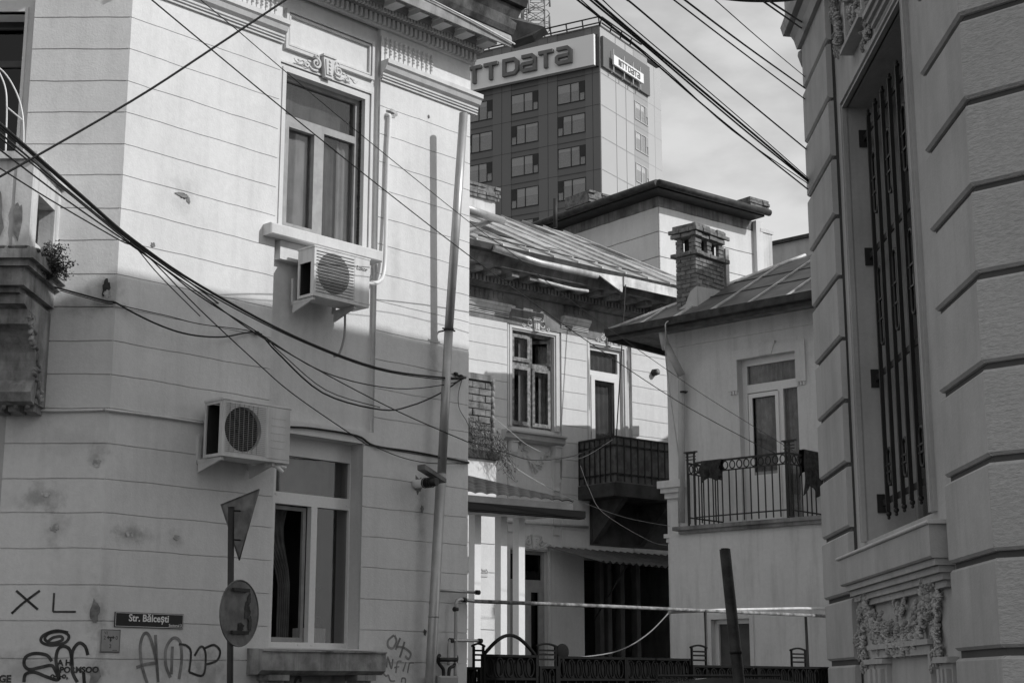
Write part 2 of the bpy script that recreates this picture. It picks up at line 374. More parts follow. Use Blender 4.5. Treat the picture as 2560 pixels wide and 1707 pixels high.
def jagged(W, u, z, ru, rz, o, parent, m, name, n=14, seed=0, th=.004):
    rd = random.Random(seed); pts = []
    for i in range(n):
        a = 2*pi*i/n; k = rd.uniform(.55, 1.05); pts.append(W.p(u+cos(a)*ru*k, o, z+sin(a)*rz*k))
    return MB().prism(pts, W.N*th).build(name, M[m], parent)
def flutes(W, u0, u1, n, zt, zb, o, parent, m='trim'):
    """rows of small bell-flower drops hanging in fluted slots"""
    for i in range(n):
        u = u0+(u1-u0)*(i+.5)/n; h = zt-zb; w = (u1-u0)/n; b = MB()
        b.box(W, u-.16*w, u+.16*w, o, o+.012, zb, zt)
        b.blob(W.p(u, o+.012, zt), [W.U*(.26*w), W.N*.02, Z*(.10*h)])
        for k in range(4): b.blob(W.p(u, o+.014, zt-(.2+.15*k)*h), [W.U*(.24*w), W.N*.018, Z*(.06*h)])
        tag(b.build('bell_flower_drop', M[m], parent))

# ================================================================== CORNER TOWNHOUSE (left)
X0, Y0 = -0.2607*14.7, 14.7
MA = Wall(X0, Y0, 43.05)           # long facade, u to the right
CH = Wall(X0, Y0, 90.5)            # chamfered corner, u negative to the left
END = MA.u(1172, 900)
T1 = thing('corner_townhouse', (X0, Y0, 0), 'pale plastered corner townhouse with incised courses, heavy cornice and graffiti', 'building')
uBL, uBR = MA.u(697, 300), MA.u(946, 500)            # the shallow bay round the upper window
zBB = MA.z(941, 1082)
# upper window opening
o_b = -.06
wu0, wu1 = MA.u(709, 300, o_b), MA.u(908, 300, o_b)
wz1, wz0 = MA.z(711, 180, o_b), MA.z(705, 577, o_b)
# lower window opening
lu0, lu1 = MA.u(681, 1300), MA.u(905, 1300)
lz1, lz0 = MA.z(908, 1109), MA.z(905, 1622)
zTOP = MA.z(1172, 60)
ys = [43,122,202,280,359.7,437,520,600,685,767,852,935,1020,1108,1196,1281,1370,1461,1551,1645]
zs = [MA.z(330-.055*y, y) for y in ys]
step = (zs[0]-zs[-1])/(len(zs)-1)
zc = [zs[-1]-step*k for k in range(int(zs[-1]/step), 0, -1)] + zs[::-1]
zc = [0.] + zc
zc_hi = zc + [zc[-1]+step, zc[-1]+2*step]
b = MB()
b.slab(MA, -.01, END, 0, zTOP, -.42, -.075, [(wu0,wu1,wz0,wz1),(lu0,lu1,lz0,lz1)])
b.slab(MA, -.01, END-.002, 0, zTOP-.3, -.075, -.014, [(uBL,uBR,zBB,99),(lu0,lu1,lz0,lz1)])
zr = MA.z(700, 62)                                  # string course top, left of the bay
b.courses(MA, 0, uBL, [z for z in zc_hi if z < 9.6], -.03, 0, .008, [(lu0,lu1,lz0,lz1)])
b.courses(MA, uBL, uBR, [z for z in zc if z < zBB-.02]+[zBB], -.03, 0, .008, [(lu0,lu1,lz0,lz1)])
b.courses(MA, uBR, END-.001, [z for z in zc_hi if z < 8.9], -.03, 0, .008, [(lu0,lu1,lz0,lz1)])
# end wall, back and roof deck
BK = 6.5
b.box(MA, END-.3, END-.004, -BK, -.42, 0, zTOP); b.box(MA, -.05, END-.31, -BK, -BK+.3, 0, zTOP)
wallM = b.build('wall', M['white'], T1)
# chamfer face
cE = CH.u(40, 700); cL = cE-2.6
b = MB(); czs = zc_hi
wcz0, wcz1 = CH.z(0, 385), CH.z(0, 25)
cw0, cw1 = CH.u(-220, 200, -.12), CH.u(58, 200, -.12)
b.slab(CH, cL, cE-.001, 0, zTOP, -.42, -.10, [(cw0,cw1,wcz0-2.2,wcz1)])
b.slab(CH, cE, .0, 0, zTOP, -.40, -.014, []); b.courses(CH, cE, -.0005, czs, -.03, 0, .013)
b.build('wall', M['white'], T1)
# --- string courses and frieze mouldings
def mould(b, W, u0, u1, zt, h, d, ends=True):
    e = d if ends else 0
    b.prof(W, u0, u1, [(-.05,zt),(d,zt),(d,zt-.22*h),(d*.8,zt-.3*h),(d*.62,zt-.5*h),(d*.3,zt-.62*h),(d*.3,zt-.72*h),(-.05,zt-.72*h)])
    b.box(W, u0, u1, -.02, d*.28, zt-.86*h, zt-.80*h); b.box(W, u0, u1, -.02, d*.2, zt-h, zt-.93*h)
b = MB()
zmR = MA.z(952, 153); mould(b, MA, uBR, END+.10, zmR, .24, .13)
b.build('string_course', M['trim'], T1)
b = MB(); zmL = zmR; mould(b, MA, -.10, uBL+.02, zmL, .24, .13); b.build('string_course', M['trim'], T1)
b = MB(); mould(b, CH, cE, .05, zmL, .24, .128); b.build('string_course', M['trim'], T1)
# frieze fields (plain, flush) and drops
zdb = MA.z(930, 84)                                  # underside of dentils beside the right frieze
MB().box(MA, uBR, END-.0015, -.03, .004, zmR, zdb+.02).build('frieze', M['white'], T1); MB().box(MA, .001, uBL, -.03, .004, zmL, zdb+.02).build('frieze', M['white'], T1)
flutes(MA, MA.u(957,160), MA.u(1082,200), 11, MA.z(961,94)-.02, MA.z(961,150), .004, T1)
flutes(MA, MA.u(565,0), MA.u(693,40), 11, MA.z(961,94)-.02, MA.z(961,150), .004, T1)
# panel over the window
pz1, pz0 = MA.z(715,22,o_b), MA.z(711,121,o_b); pu0, pu1 = MA.u(713,60,o_b), MA.u(933,140,o_b)
b = MB()
for d, h, o in ((0,.035,.03),(.05,.02,.018)):
    b.slab(MA, pu0+d, pu1-d, pz0+d, pz1-d, -.08, -.075+o+.015, [(pu0+d+h,pu1-d-h,pz0+d+h,pz1-d-h)])
b.build('wall_panel', M['trim'], T1)
# window surround
b = MB()
for d, wd, o in ((0,.05,.045),(-.05,.03,.03),(-.09,.022,.05)):
    b.slab(MA, wu0+d-wd, wu1-d+wd, wz0, wz1-d+wd, -.077, -.075+o, [(wu0+d,wu1-d,wz0-1,wz1-d)])
b.box(MA, wu1+.005, wu1+.15, -.077, -.045, wz0, wz0+.02)
b.build('window_surround', M['trim'], T1)
cartouche(MA, MA.u(822,170,.02), MA.z(820,168,.02), .26, -.03, T1)
# upper window
fo0, fo1 = -.20, -.13
tz1, tz0 = MA.z(715,286,-.13), MA.z(715,304,-.13); mu0, mu1 = MA.u(790,420,-.13), MA.u(808,420,-.13)
win = frame(MA, [(wu0,wu1,wz0,wz1,(wu0+.06,wu1-.06,wz0+.06,wz1-.05))], [(wu0+.06,wu1-.06,tz0,tz1),(mu0,mu1,wz0+.06,tz0)], fo0, fo1, 'wood', T1,
  extra=lambda b: (b.slab(MA, wu0+.06, mu0, wz0+.06, tz0, fo0+.01, fo1+.025, [(wu0+.115,mu0-.055,wz0+.12,tz0-.06)]),))
glaze(MA, [(wu0+.06,wu1-.06,tz1,wz1-.05),(wu0+.115,mu0-.055,wz0+.12,tz0-.06),(mu1,wu1-.06,wz0+.06,tz0)], -.165, win)
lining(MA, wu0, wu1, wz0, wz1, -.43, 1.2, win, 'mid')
drape(MA, wu0+.05, mu0+.02, wz0, tz0-.02, -.215, win, 'curtain', .006, 2)
drape(MA, wu1-.24, wu1-.03, wz0, tz0-.02, -.235, win, 'curtain', .012, 3); drape(MA, mu1+.02, wu1-.2, wz0, tz0-.02, -.27, win, 'sheer', .01, 3); drape(MA, wu0+.05, wu1-.05, tz1, wz1, -.30, win, 'sheer', .008, 2)
b = MB(); b.slab(MA, wu0-.02, wu1+.02, wz0-.04, wz1+.02, -.43, -.203, [(wu0+.03,wu1-.03,wz0+.02,wz1-.02)]); b.build('window_reveal', M['wood'], win)
su0, su1 = MA.u(678,583,.14), MA.u(957,655,.14)
jg = MB(); rdj = random.Random(12)
for k in range(40): jg.blob(MA.p(wu1-.004, -.105, wz0+(wz1-wz0)*k/39), [MA.U*rdj.uniform(.006,.018), MA.N*.02, Z*rdj.uniform(.03,.05)])
jg.build('cracked_sealant', M['black'], win)
b = MB(); b.bbox(MA, su0, su1, -.18, .14, wz0-.13, wz0-.005, .012); b.build('window_sill', M['trim'], T1)
b = MB(); b.box(MA, wu0-.05, wu1+.06, -.077, .02, wz0-.34, wz0-.135); b.build('window_apron', M['white'], T1)
# lower window
fz = MA.z(885,1146,-.2); fr1 = MA.u(880,1400,-.2); fl0 = MA.u(678,1400,-.2)-.03
tz1, tz0 = MA.z(780,1237,-.2), MA.z(780,1266,-.2); mu0, mu1 = MA.u(774,1450,-.2), MA.u(789,1450,-.2); bz = MA.z(800,1606,-.2)
lin = frame(MA, [(fl0,lu1,lz0,lz1,(fl0+.06,fr1-.06,bz,fz-.06))], [(fl0+.06,fr1-.06,tz0,tz1),(mu0,mu1,bz,tz0)], -.27, -.2, 'pvc', T1,
  extra=lambda b: [b.box(MA, x, x+.04, -.2, -.193, z, z+.014) for x, z in ((fl0+.05,tz1-.035),(fr1-.1,tz0+.04),(mu0+.04,bz-.035),(fr1-.12,bz-.035),(mu0-.14,bz-.035))])
glaze(MA, [(fl0+.06,fr1-.06,tz1,fz-.06),(mu1,fr1-.06,bz,tz0)], -.235, lin)
b = MB(); b.slab(MA, fl0+.0, mu0-.01, bz+.005, tz0-.01, -.31, -.275, [(fl0+.02,mu0-.05,bz+.05,tz0-.05)]); b.build('inner_sash', M['wood'], lin)
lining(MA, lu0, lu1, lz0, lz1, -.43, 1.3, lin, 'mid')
MB().box(MA, fl0+.0, fr1-.09, -.31, -.3, tz1+.02, fz-.02).build('roller_blind', M['sheer'], lin)
drape(MA, lu0, mu0, bz, tz0+.1, -.5, lin, 'sheer', .02, 6, tie=True)
drape(MA, mu1+.12, mu1+.22, bz, tz0, -.5, lin, 'sheer', .02, 2)
b = MB(); b.box(MA, lu0+.05, fr1-.02, -.72, -.36, bz-.06, bz); b.build('inner_ledge', M['plate'], lin)
b = MB(); b.slab(MA, lu0, lu1, lz0-.02, lz1, -.36, -.27, [(lu0+.02, fr1-.01, lz0+.02, fz-.02)]); b.build('window_reveal', M['plate'], lin)
b = MB(); q0, q1 = MA.u(655,1622,.24), MA.u(965,1630,.24)
b.prof(MA, q0, q1, [(-.2,lz0-.0),(.26,lz0-.03),(.26,lz0-.045),(.24,lz0-.05),(.24,lz0-.23),(.18,lz0-.27),(-.02,lz0-.27)]); b.build('window_sill', M['consol'], T1)
for x in (q0+.13, q1-.36):
    b = MB(); b.box(MA, x, x+.26, -.02, .2, lz0-.33, lz0-.272); b.box(MA, x+.03, x+.23, -.02, .15, lz0-.95, lz0-.331)
    for k in range(3): b.box(MA, x+.055+.05*k, x+.085+.05*k, .14, .168, lz0-.6, lz0-.36)
    b.build('sill_bracket', M['consol'], T1)
b = MB(); b.box(MA, q0+.4, q1-.37, -.02, .012, lz0-1.0, lz0-.28); b.build('sunken_panel', M['sooty'], T1)
# flower trough and potted plants on the inner ledge
def flowerpot(x, o, z, r, h, label, cat, leaves=30):
    t = thing('flower_pot', MA.p(x,o,z), label, cat); b = MB()
    b.tube([MA.p(x,o,z), MA.p(x,o,z+h)], r, 14, rr=[r*.8, r]); b.build('pot', M['plate'], t)
    b = MB(); rd = random.Random(int(x*100))
    for i in range(leaves):
        a = rd.uniform(0, 2*pi); l = rd.uniform(.06,.2); P0 = MA.p(x,o,z+h); P1 = P0+MA.U*(cos(a)*l)+MA.N*(sin(a)*l*.5)+Z*(rd.uniform(.0,.16))
        q = (P1-P0).cross(Z).normalized()*.018; mid_ = (P0+P1)/2+Z*.04; b.add([P0, mid_+q, P1, mid_-q], [(0,1,2,3)])
    b.build('leaves', M['leaf'], t)
flowerpot(lu0+.28, -.55, bz, .08, .16, 'pale mug shaped flower pot behind the left pane of the lower window', 'flower pot')
t = thing('flower_trough', MA.p(mu1+.2,-.5,bz), 'ribbed pale flower trough with a curling stem behind the right pane of the lower window', 'flower trough')
b = MB(); b.box(MA, mu1+.03, mu1+.34, -.6, -.42, bz+.001, bz+.16)
for k in range(14): b.box(MA, mu1+.035+.022*k, mu1+.047+.022*k, -.42, -.412, bz+.01, bz+.16)
b.build('trough', M['pvc'], t)
b = MB(); b.tube(spline([MA.p(mu1+.18,-.5,bz+.16),MA.p(mu1+.15,-.5,bz+.4),MA.p(mu1+.2,-.5,bz+.52),MA.p(mu1+.33,-.5,bz+.6)]), .006, 6)
b.tube(spline([MA.p(mu1+.16,-.5,bz+.14),MA.p(mu1+.24,-.45,bz+.28),MA.p(mu1+.34,-.45,bz+.2),MA.p(mu1+.37,-.45,bz+.05)]), .016, 6)
for k in range(8): b.blob(MA.p(mu1+.08+.03*k,-.48,bz+.19+.02*(k%3)), [MA.U*.03,MA.N*.03,Z*.03])
b.build('stems', M['leaf'], t)

# --- cornice: dentils, soffit, modillions, gutter
OV = .50; zl = MA.z(1277,119,OV); EN2 = MA.u(1277,119,OV)
b = MB()
b.box(MA, -.3, END+.08, -.05, .08, zl+.02, zl+.13)
b.prof(MA, -.3, END+.1, [(-.05,zl+.13),(.20,zl+.13),(.17,zl+.07),(.12,zl+.02),(.09,zl-.02),(-.05,zl-.02)])
b.prof(MA, -.3, EN2-.03, [(-.05,zl+.16),(OV-.05,zl+.16),(OV-.05,zl+.13),(-.05,zl+.13)])
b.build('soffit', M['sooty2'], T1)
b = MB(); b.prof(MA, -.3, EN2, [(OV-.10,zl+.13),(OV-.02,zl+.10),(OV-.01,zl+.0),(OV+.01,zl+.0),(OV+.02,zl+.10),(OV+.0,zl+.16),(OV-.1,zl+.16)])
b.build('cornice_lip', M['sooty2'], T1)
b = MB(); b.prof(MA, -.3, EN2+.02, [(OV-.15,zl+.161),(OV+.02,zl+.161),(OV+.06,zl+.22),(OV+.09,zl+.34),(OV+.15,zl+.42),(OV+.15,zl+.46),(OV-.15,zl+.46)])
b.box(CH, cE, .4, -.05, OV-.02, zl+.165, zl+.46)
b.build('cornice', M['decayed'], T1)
def dent(b, W, u0, u1, z0, z1, o0, o1, pitch, duty=.55):
    n = int((u1-u0)/pitch)
    for i in range(n): b.box(W, u0+i*pitch, u0+(i+duty)*pitch, o0, o1, z0, z1)
b = MB(); dent(b, MA, -.05, END+.09, zl-.12, zl-.02, -.02, .075, .072); dent(b, MA, -.05, END+.10, zl+.0, zl+.06, .05, .15, .05, .6)
b.box(MA, 0, END+.05, -.03, .03, zl-.145, zl-.0); b.build('dentil_band', M['trim'], T1)
uu = MA.u(1232, 128, .38)
for i in range(15):
    x = uu-.385*i
    b = MB(); b.box(MA, x-.075, x+.075, .16, OV-.12, zl+.035, zl+.128); b.box(MA, x-.09, x+.09, .15, OV-.11, zl+.10, zl+.129); b.build('modillion', M['trim'], T1)
b = MB(); rz = zl+.46
b.prof(MA, -.3, EN2+.05, [(OV+.12,rz),(OV+.22,rz+.01),(OV+.25,rz+.10),(OV+.22,rz+.12),(-.2,rz+.42),(-.2,rz+.38),(OV+.12,rz+.05)])
b.box(MA, -.3, END+.1, -BK, -.2, rz+.02, rz+.35)
b.build('roof', M['roofd'], T1)
# lifted tin sheet at the end of the roof
b = MB(); A0 = MA.p(EN2+.05,.97,rz+.08); 
t0 = pt(1200,28,17.6); t1 = pt(1362,68,18.3); t2 = pt(1276,106,18.1); t3 = pt(1190,60,18.0)
b.prism([t0,pt(1290,42,18.0),t1,pt(1330,88,18.2),t2,t3], Vector((.05,.25,.02))); b.build('lifted_roof_sheet', M['roofd'], T1)
b = MB(); b.tube([MA.p(EN2-1.5,OV+.04,zl+.15),MA.p(EN2-.7,OV+.05,zl+.10),MA.p(EN2+.03,OV+.04,zl+.04)], .012, 5); b.build('bent_flashing', M['pvc'], T1)

# --- chips, stains, holes
for (px,py,rx,ry,m,nm,W,sd) in ((458,490,.055,.04,'rust','plaster_hole',MA,1),(452,487,.09,.025,'spot','plaster_hole',MA,2),(470,500,.03,.05,'sooty','plaster_hole',MA,4),(382,612,.03,.03,'spot','plaster_chip',MA,3),
      (980,285,.10,.06,'spotl','plaster_hole',MA,5),(975,282,.07,.025,'rust','plaster_hole',MA,6),(1071,292,.02,.03,'spot','plaster_chip',MA,7),
      (1046,1212,.09,.12,'spot','plaster_hole',MA,8),(1055,1272,.03,.05,'sooty','plaster_chip',MA,9),(266,720,.05,.10,'rust','plaster_hole',CH,10),(268,735,.04,.05,'spotl','plaster_hole',CH,11),
      (115,1234,.05,.04,'spotl','plaster_hole',CH,12),(136,1318,.05,.05,'spotl','plaster_chip',CH,14),(318,1335,.02,.035,'spotl','plaster_chip',MA,15),
      (330,1335,.025,.03,'spotl','plaster_chip',MA,16),(440,1343,.04,.03,'spotl','plaster_chip',MA,17),(242,1155,.05,.05,'spotl','plaster_chip',CH,18),(236,1530,.06,.13,'spot','plaster_chip',CH,19),(237,1690,.06,.10,'spot','plaster_chip',CH,20),
      (1062,1580,.03,.04,'rust','plaster_chip',MA,21),(1140,935,.02,.02,'rust','cable_hook',MA,22),(76,280,.0,.0,'rust','',CH,0)):
    if nm: jagged(W, W.u(px,py), W.z(px,py), rx, ry, (.001+.0012*(sd % 4)), T1, m, nm, seed=sd, n=18)
# --- graffiti as thin paint lines on the plaster
def graf(W, strokes, wd, m='ink', ox=0, oy=0, s=1, label=None, o=.002):
    b = MB()
    for st in strokes:
        P = [W.at(ox+x/s, oy+y/s) for x, y in st]
        if len(P) > 2: P = [(v.x, v.y) for v in spline([Vector((a, c, 0)) for a, c in P], 5)]
        b.stroke(W, P, wd, o, o+.0025)
    ob = b.build('graffiti', M[m], T1)
    if label: ob['label'] = label
q = dict(ox=0, oy=1100, s=2.583)
graf(CH, [[(105,970),(245,1092)],[(258,970),(150,1050),(75,1118)]], .022, 'ink', label='sprayed letter X', **q)
graf(CH, [[(350,985),(343,1106),(490,1106)][:2],[(343,1106),(490,1106)]], .018, 'ink', label='sprayed letter L', **q)
graf(CH, [[(440,1240),(360,1228),(280,1258),(268,1300),(330,1322),(420,1305),(445,1262),(400,1235),(320,1245),(290,1280),(330,1308),(400,1290),(395,1265),(345,1272),(310,1297)]], .026, 'ink', label='sprayed spiral oval', **q)
graf(CH, [[(335,1425),(300,1385),(220,1375),(165,1400),(158,1450),(190,1478),(260,1465),(330,1452),(355,1480),(385,1545)],[(155,1560),(165,1510),(220,1495),(300,1525),(370,1545),(380,1510),(362,1420),(375,1350),(410,1328),(450,1350),(465,1420),(470,1500),(500,1560)],[(462,1450),(470,1360),(510,1308),(550,1330),(568,1385)],[(545,1568),(540,1500)]], .03, 'ink', label='sprayed looping tag', **q)
for s, x, y in (('A H',372,1452),('PORMSOO',385,1498),('o-i-o,',325,1535)): text(CH, s, CH.u(x/2.583,1100+y/2.583), CH.z(x/2.583,1100+y/2.583), .075, .0055, .002, M['ink'], T1, 'graffiti_lettering', bold=.003)
text(CH, 'GE', CH.u(-3,1707), CH.z(0,1704), .09, .0055, .002, M['ink'], T1, 'graffiti_lettering', bold=.004)
graf(MA, [[(950,1568),(915,1450),(905,1330),(925,1255),(955,1250),(985,1320),(1010,1440),(1020,1560)],[(1003,1255),(1010,1400),(1020,1560)],[(880,1465),(940,1445),(1010,1435)]], .03, 'inkg', label='faded sprayed letter A', **q)
graf(MA, [[(1100,1530),(1070,1450),(1070,1350),(1100,1290),(1135,1275),(1165,1310),(1172,1420),(1155,1540)],[(1113,1330),(1105,1510)]], .03, 'inkg', label='faded sprayed letter O', **q)
graf(MA, [[(1155,1315),(1205,1325),(1232,1370),(1220,1495)],[(1220,1495),(1310,1515),(1328,1400),(1315,1340),(1290,1335),(1255,1390)],[(1315,1345),(1380,1320),(1420,1360),(1400,1420),(1332,1445)]], .022, 'ink', label='sprayed letters R and P', **q)
q4 = dict(ox=500, oy=1100, s=2.583)
graf(MA, [[(1250,1258),(1215,1290),(1215,1330),(1245,1340),(1268,1295),(1255,1258)],[(1292,1275),(1262,1350)],[(1320,1300),(1290,1400)],[(1268,1330),(1320,1340),(1360,1375),(1345,1410),(1325,1390)]], .024, 'inkg', label='sprayed word with a looped O and H', **q4)
graf(MA, [[(1190,1400),(1190,1462)],[(1205,1465),(1212,1400),(1235,1470),(1245,1410)],[(1265,1500),(1275,1430),(1300,1425)],[(1255,1465),(1285,1460)],[(1310,1490),(1330,1430)],[(1340,1500),(1352,1440),(1380,1435)]], .016, 'inkg', label='sprayed line of small letters', **q4)
graf(MA, [[(1180,1495),(1200,1520),(1215,1515),(1230,1550),(1258,1552)],[(1300,1560),(1305,1535),(1325,1538),(1325,1565)]], .016, 'inkg', label='sprayed wavy underline', **q4)
graf(MA, [[(605,1568),(620,1535),(640,1530),(645,1560)]], .03, 'ink', o=.014, **q4)

# --- balcony on the chamfered side (far left)
bo = .93; zsl = CH.z(40,712,bo)                       # underside of the slab fascia
bR = CH.u(60,700,bo)
BAL = MB(); bl = bR-2.6
for (d, za, zb) in ((0, .0, .17), (.05, .17, .23), (.10, .23, .33)):
    BAL.box(CH, bl, bR+d-.0, -.10, bo+d, zsl+za, zsl+zb)
BAL.box(CH, bl, bR-.06, -.10, bo-.07, zsl-.05, zsl)
bal = BAL.build('balcony_slab', M['consol'], T1)
br0, br1 = CH.u(35,1000,.2)-.22, CH.u(97,1000,.2)
b = MB(); rdm = random.Random(44)
for k in range(60):
    f = rdm.random(); p_ = CH.p(bR+.05-2.2*f if k % 2 else bR+.08, bo+.08 if k % 2 else bo*rdm.random(), zsl+.33); b.blob(p_, [Vector((.05,0,0)),Vector((0,.03,0)),Z*.022], 6, 4)
b.build('moss_crust', M['twig'], T1)
b = MB(); b.box(CH, bl, br0-.25, -.09, -.02, zsl-3.5, zsl-.06); b.build('door_recess', M['mid'], T1)
zp0 = zsl+.33; zp1 = CH.z(60,402,bo-.05)
b = MB(); po = bo-.03; pR = bR-.0
b.box(CH, bl, pR, po-.16, po, zp0, zp1); b.box(CH, pR-.14, pR+.012, po-.18, po+.012, zp0+.001, zp1+.001)
b.box(CH, pR-.15, pR, -.10, .16, zp0, zp1-.02); b.box(CH, pR-.15, pR-.002, .16, po-.16, zp1-.26, zp1-.001); b.box(CH, pR-.15, pR-.002, .16, po-.16, zp0, zp0+.14)
b.box(CH, bl, pR+.05, -.10, po+.05, zp1, zp1+.07)
for (x0,x1,zz) in ((.10,.75,.40),(.18,.67,.28),(.26,.59,.2)): b.box(CH, pR-.25-x1, pR-.25-x0, po, po+.012+(x0*.06), zp0+.12, zp1-zz*.45)
b.build('balcony_parapet', M['oldwhite'], T1)
jagged(CH, pR-.36, (zp0+zp1)/2-.1, .2, .35, po+.018, T1, 'sooty', 'peeled_paint_patch', seed=31)
jagged(CH, pR-.1, (zp0+zp1)/2-.15, .05, .2, po+.014, T1, 'spot', 'peeled_paint_patch', seed=33)
# scroll bracket under it
zb0 = CH.z(100,1012,.2); br0, br1 = CH.u(35,1000,.2)-.22, CH.u(97,1000,.2)
b = MB(); H = zsl-.05-zb0
prof = [(-.1,zsl-.05),(.80,zsl-.05),(.80,zsl-.14),(.70,zsl-.17),(.66,zsl-.3)]
for i in range(9):
    a = i/8*pi/2; prof.append((.66-.30*sin(a), zsl-.3-.42*(1-cos(a))-.05*i/8))
prof += [(.42,zsl-.82),(.46,zsl-.90),(.42,zsl-.98),(.33,zsl-1.0),(.27,zb0+.25),(.24,zb0+.06),(.30,zb0+.03),(.30,zb0),(-.1,zb0)]
b.prof(CH, br0, br1, prof)
for k in range(4):
    x = br0+.06+k*(br1-br0-.12)/3; b.tube([CH.p(x,.29,zb0+.1),CH.p(x,.33,zsl-1.03)], .022, 6)
for k in range(3): b.box(CH, br0+.04+.15*k, br0+.13+.15*k, .0, .26, zb0-.07, zb0)
rd = random.Random(5)
for k in range(34):
    t = rd.random(); o = .15+.45*(1-t)+rd.uniform(-.08,.08); z = zsl-.2-.75*t
    a = rd.uniform(0,pi); b.blob(CH.p(br1, o, z), [CH.N*(.05*cos(a))+Z*(.05*sin(a)), CH.N*(-.02*sin(a))+Z*(.02*cos(a)), CH.U*.025])
b.build('balcony_bracket', M['consol'], T1)
b = MB()
for P in ([(-60,150),(0,172),(38,225),(57,290),(59,380)],[(-10,165),(12,215),(17,270),(14,385)],[(17,268),(59,303)]):
    b.tube(spline([pt(x,y,13.9) for x,y in P],5), .008, 6)
b.build('balcony_hoop_rail', M['pvc'], T1)
# balcony door recess with frame
b = MB(); b.slab(CH, cw0-.2, cw1+.10, wcz0-2.2, wcz1+.12, -.11, -.06, [(cw0,cw1,wcz0-2.3,wcz1)]); b.slab(CH, cw0-.1, cw1+.03, wcz0-2.2, wcz1+.05, -.12, -.04, [(cw0,cw1,wcz0-2.3,wcz1)])
b.build('door_surround', M['trim'], T1)
wn = frame(CH, [(cw0,cw1,wcz0-2.2,wcz1,(cw0+.08,cw1-.08,wcz0-2.1,wcz1-.08))], [(cw0+.08,cw1-.08,CH.z(0,168,-.3),CH.z(0,160,-.3)+.03),(cw0+.08,cw1-.08,CH.z(0,60,-.3)-.04,CH.z(0,60,-.3)+.02),(cw0+.55,cw0+.65,wcz0-2.1,wcz1-.08)], -.36, -.3, 'mid', T1, 'balcony_door')
glaze(CH, [(cw0+.08,cw1-.08,wcz0-2.1,wcz1-.08)], -.33, wn, 'tinted'); lining(CH, cw0, cw1, wcz0-2.2, wcz1, -.43, 1.0, wn, 'dark')
b = MB(); b.box(CH, cL, cE-.002, -.1, -.02, zsl-1.9, zsl-.0); b.build('ground_floor_pier', M['stone'], T1)

# bush growing on the balcony
def leafcloud(name, c, rx, ry, rz, n, size, m, label, cat, seed=1, hang=0):
    rd = random.Random(seed); b = MB(); c = Vector(c)
    cl = [Vector((rd.gauss(0,.45)*rx, rd.gauss(0,.45)*ry, rd.gauss(0,.45)*rz)) for _ in range(max(6, n//40))]
    for i in range(n):
        k = rd.choice(cl); p = c+k+Vector((rd.gauss(0,.16)*rx, rd.gauss(0,.16)*ry, rd.gauss(0,.16)*rz))
        a = Vector((rd.uniform(-1,1),rd.uniform(-1,1),rd.uniform(-1,1)-hang)).normalized(); q = a.cross(Vector((rd.uniform(-1,1),rd.uniform(-1,1),rd.uniform(-1,1)))).normalized()
        s = size*rd.uniform(.5,1.3); b.add([p-a*s, p+q*s*.4, p+a*s, p-q*s*.4], [(0,1,2,3)])
    return b, cl
bc = CH.p(CH.u(112,640,.5)+.02, .42, CH.z(112,668,.5))
t = thing('balcony_bush', bc-Z*.1, 'small dark bush rooted on the edge of the crumbling balcony', 'bush')
b, cl = leafcloud('', bc+Z*.05+Vector((.01,0,0)), .20, .18, .15, 3400, .016, 'leaf', '', '', 3); b.build('foliage', M['leaf'], t)
b = MB()
for k in cl: b.tube([bc-Z*.1, bc+k*.5, bc+k], .004, 4)
b.build('stem', M['twig'], t)

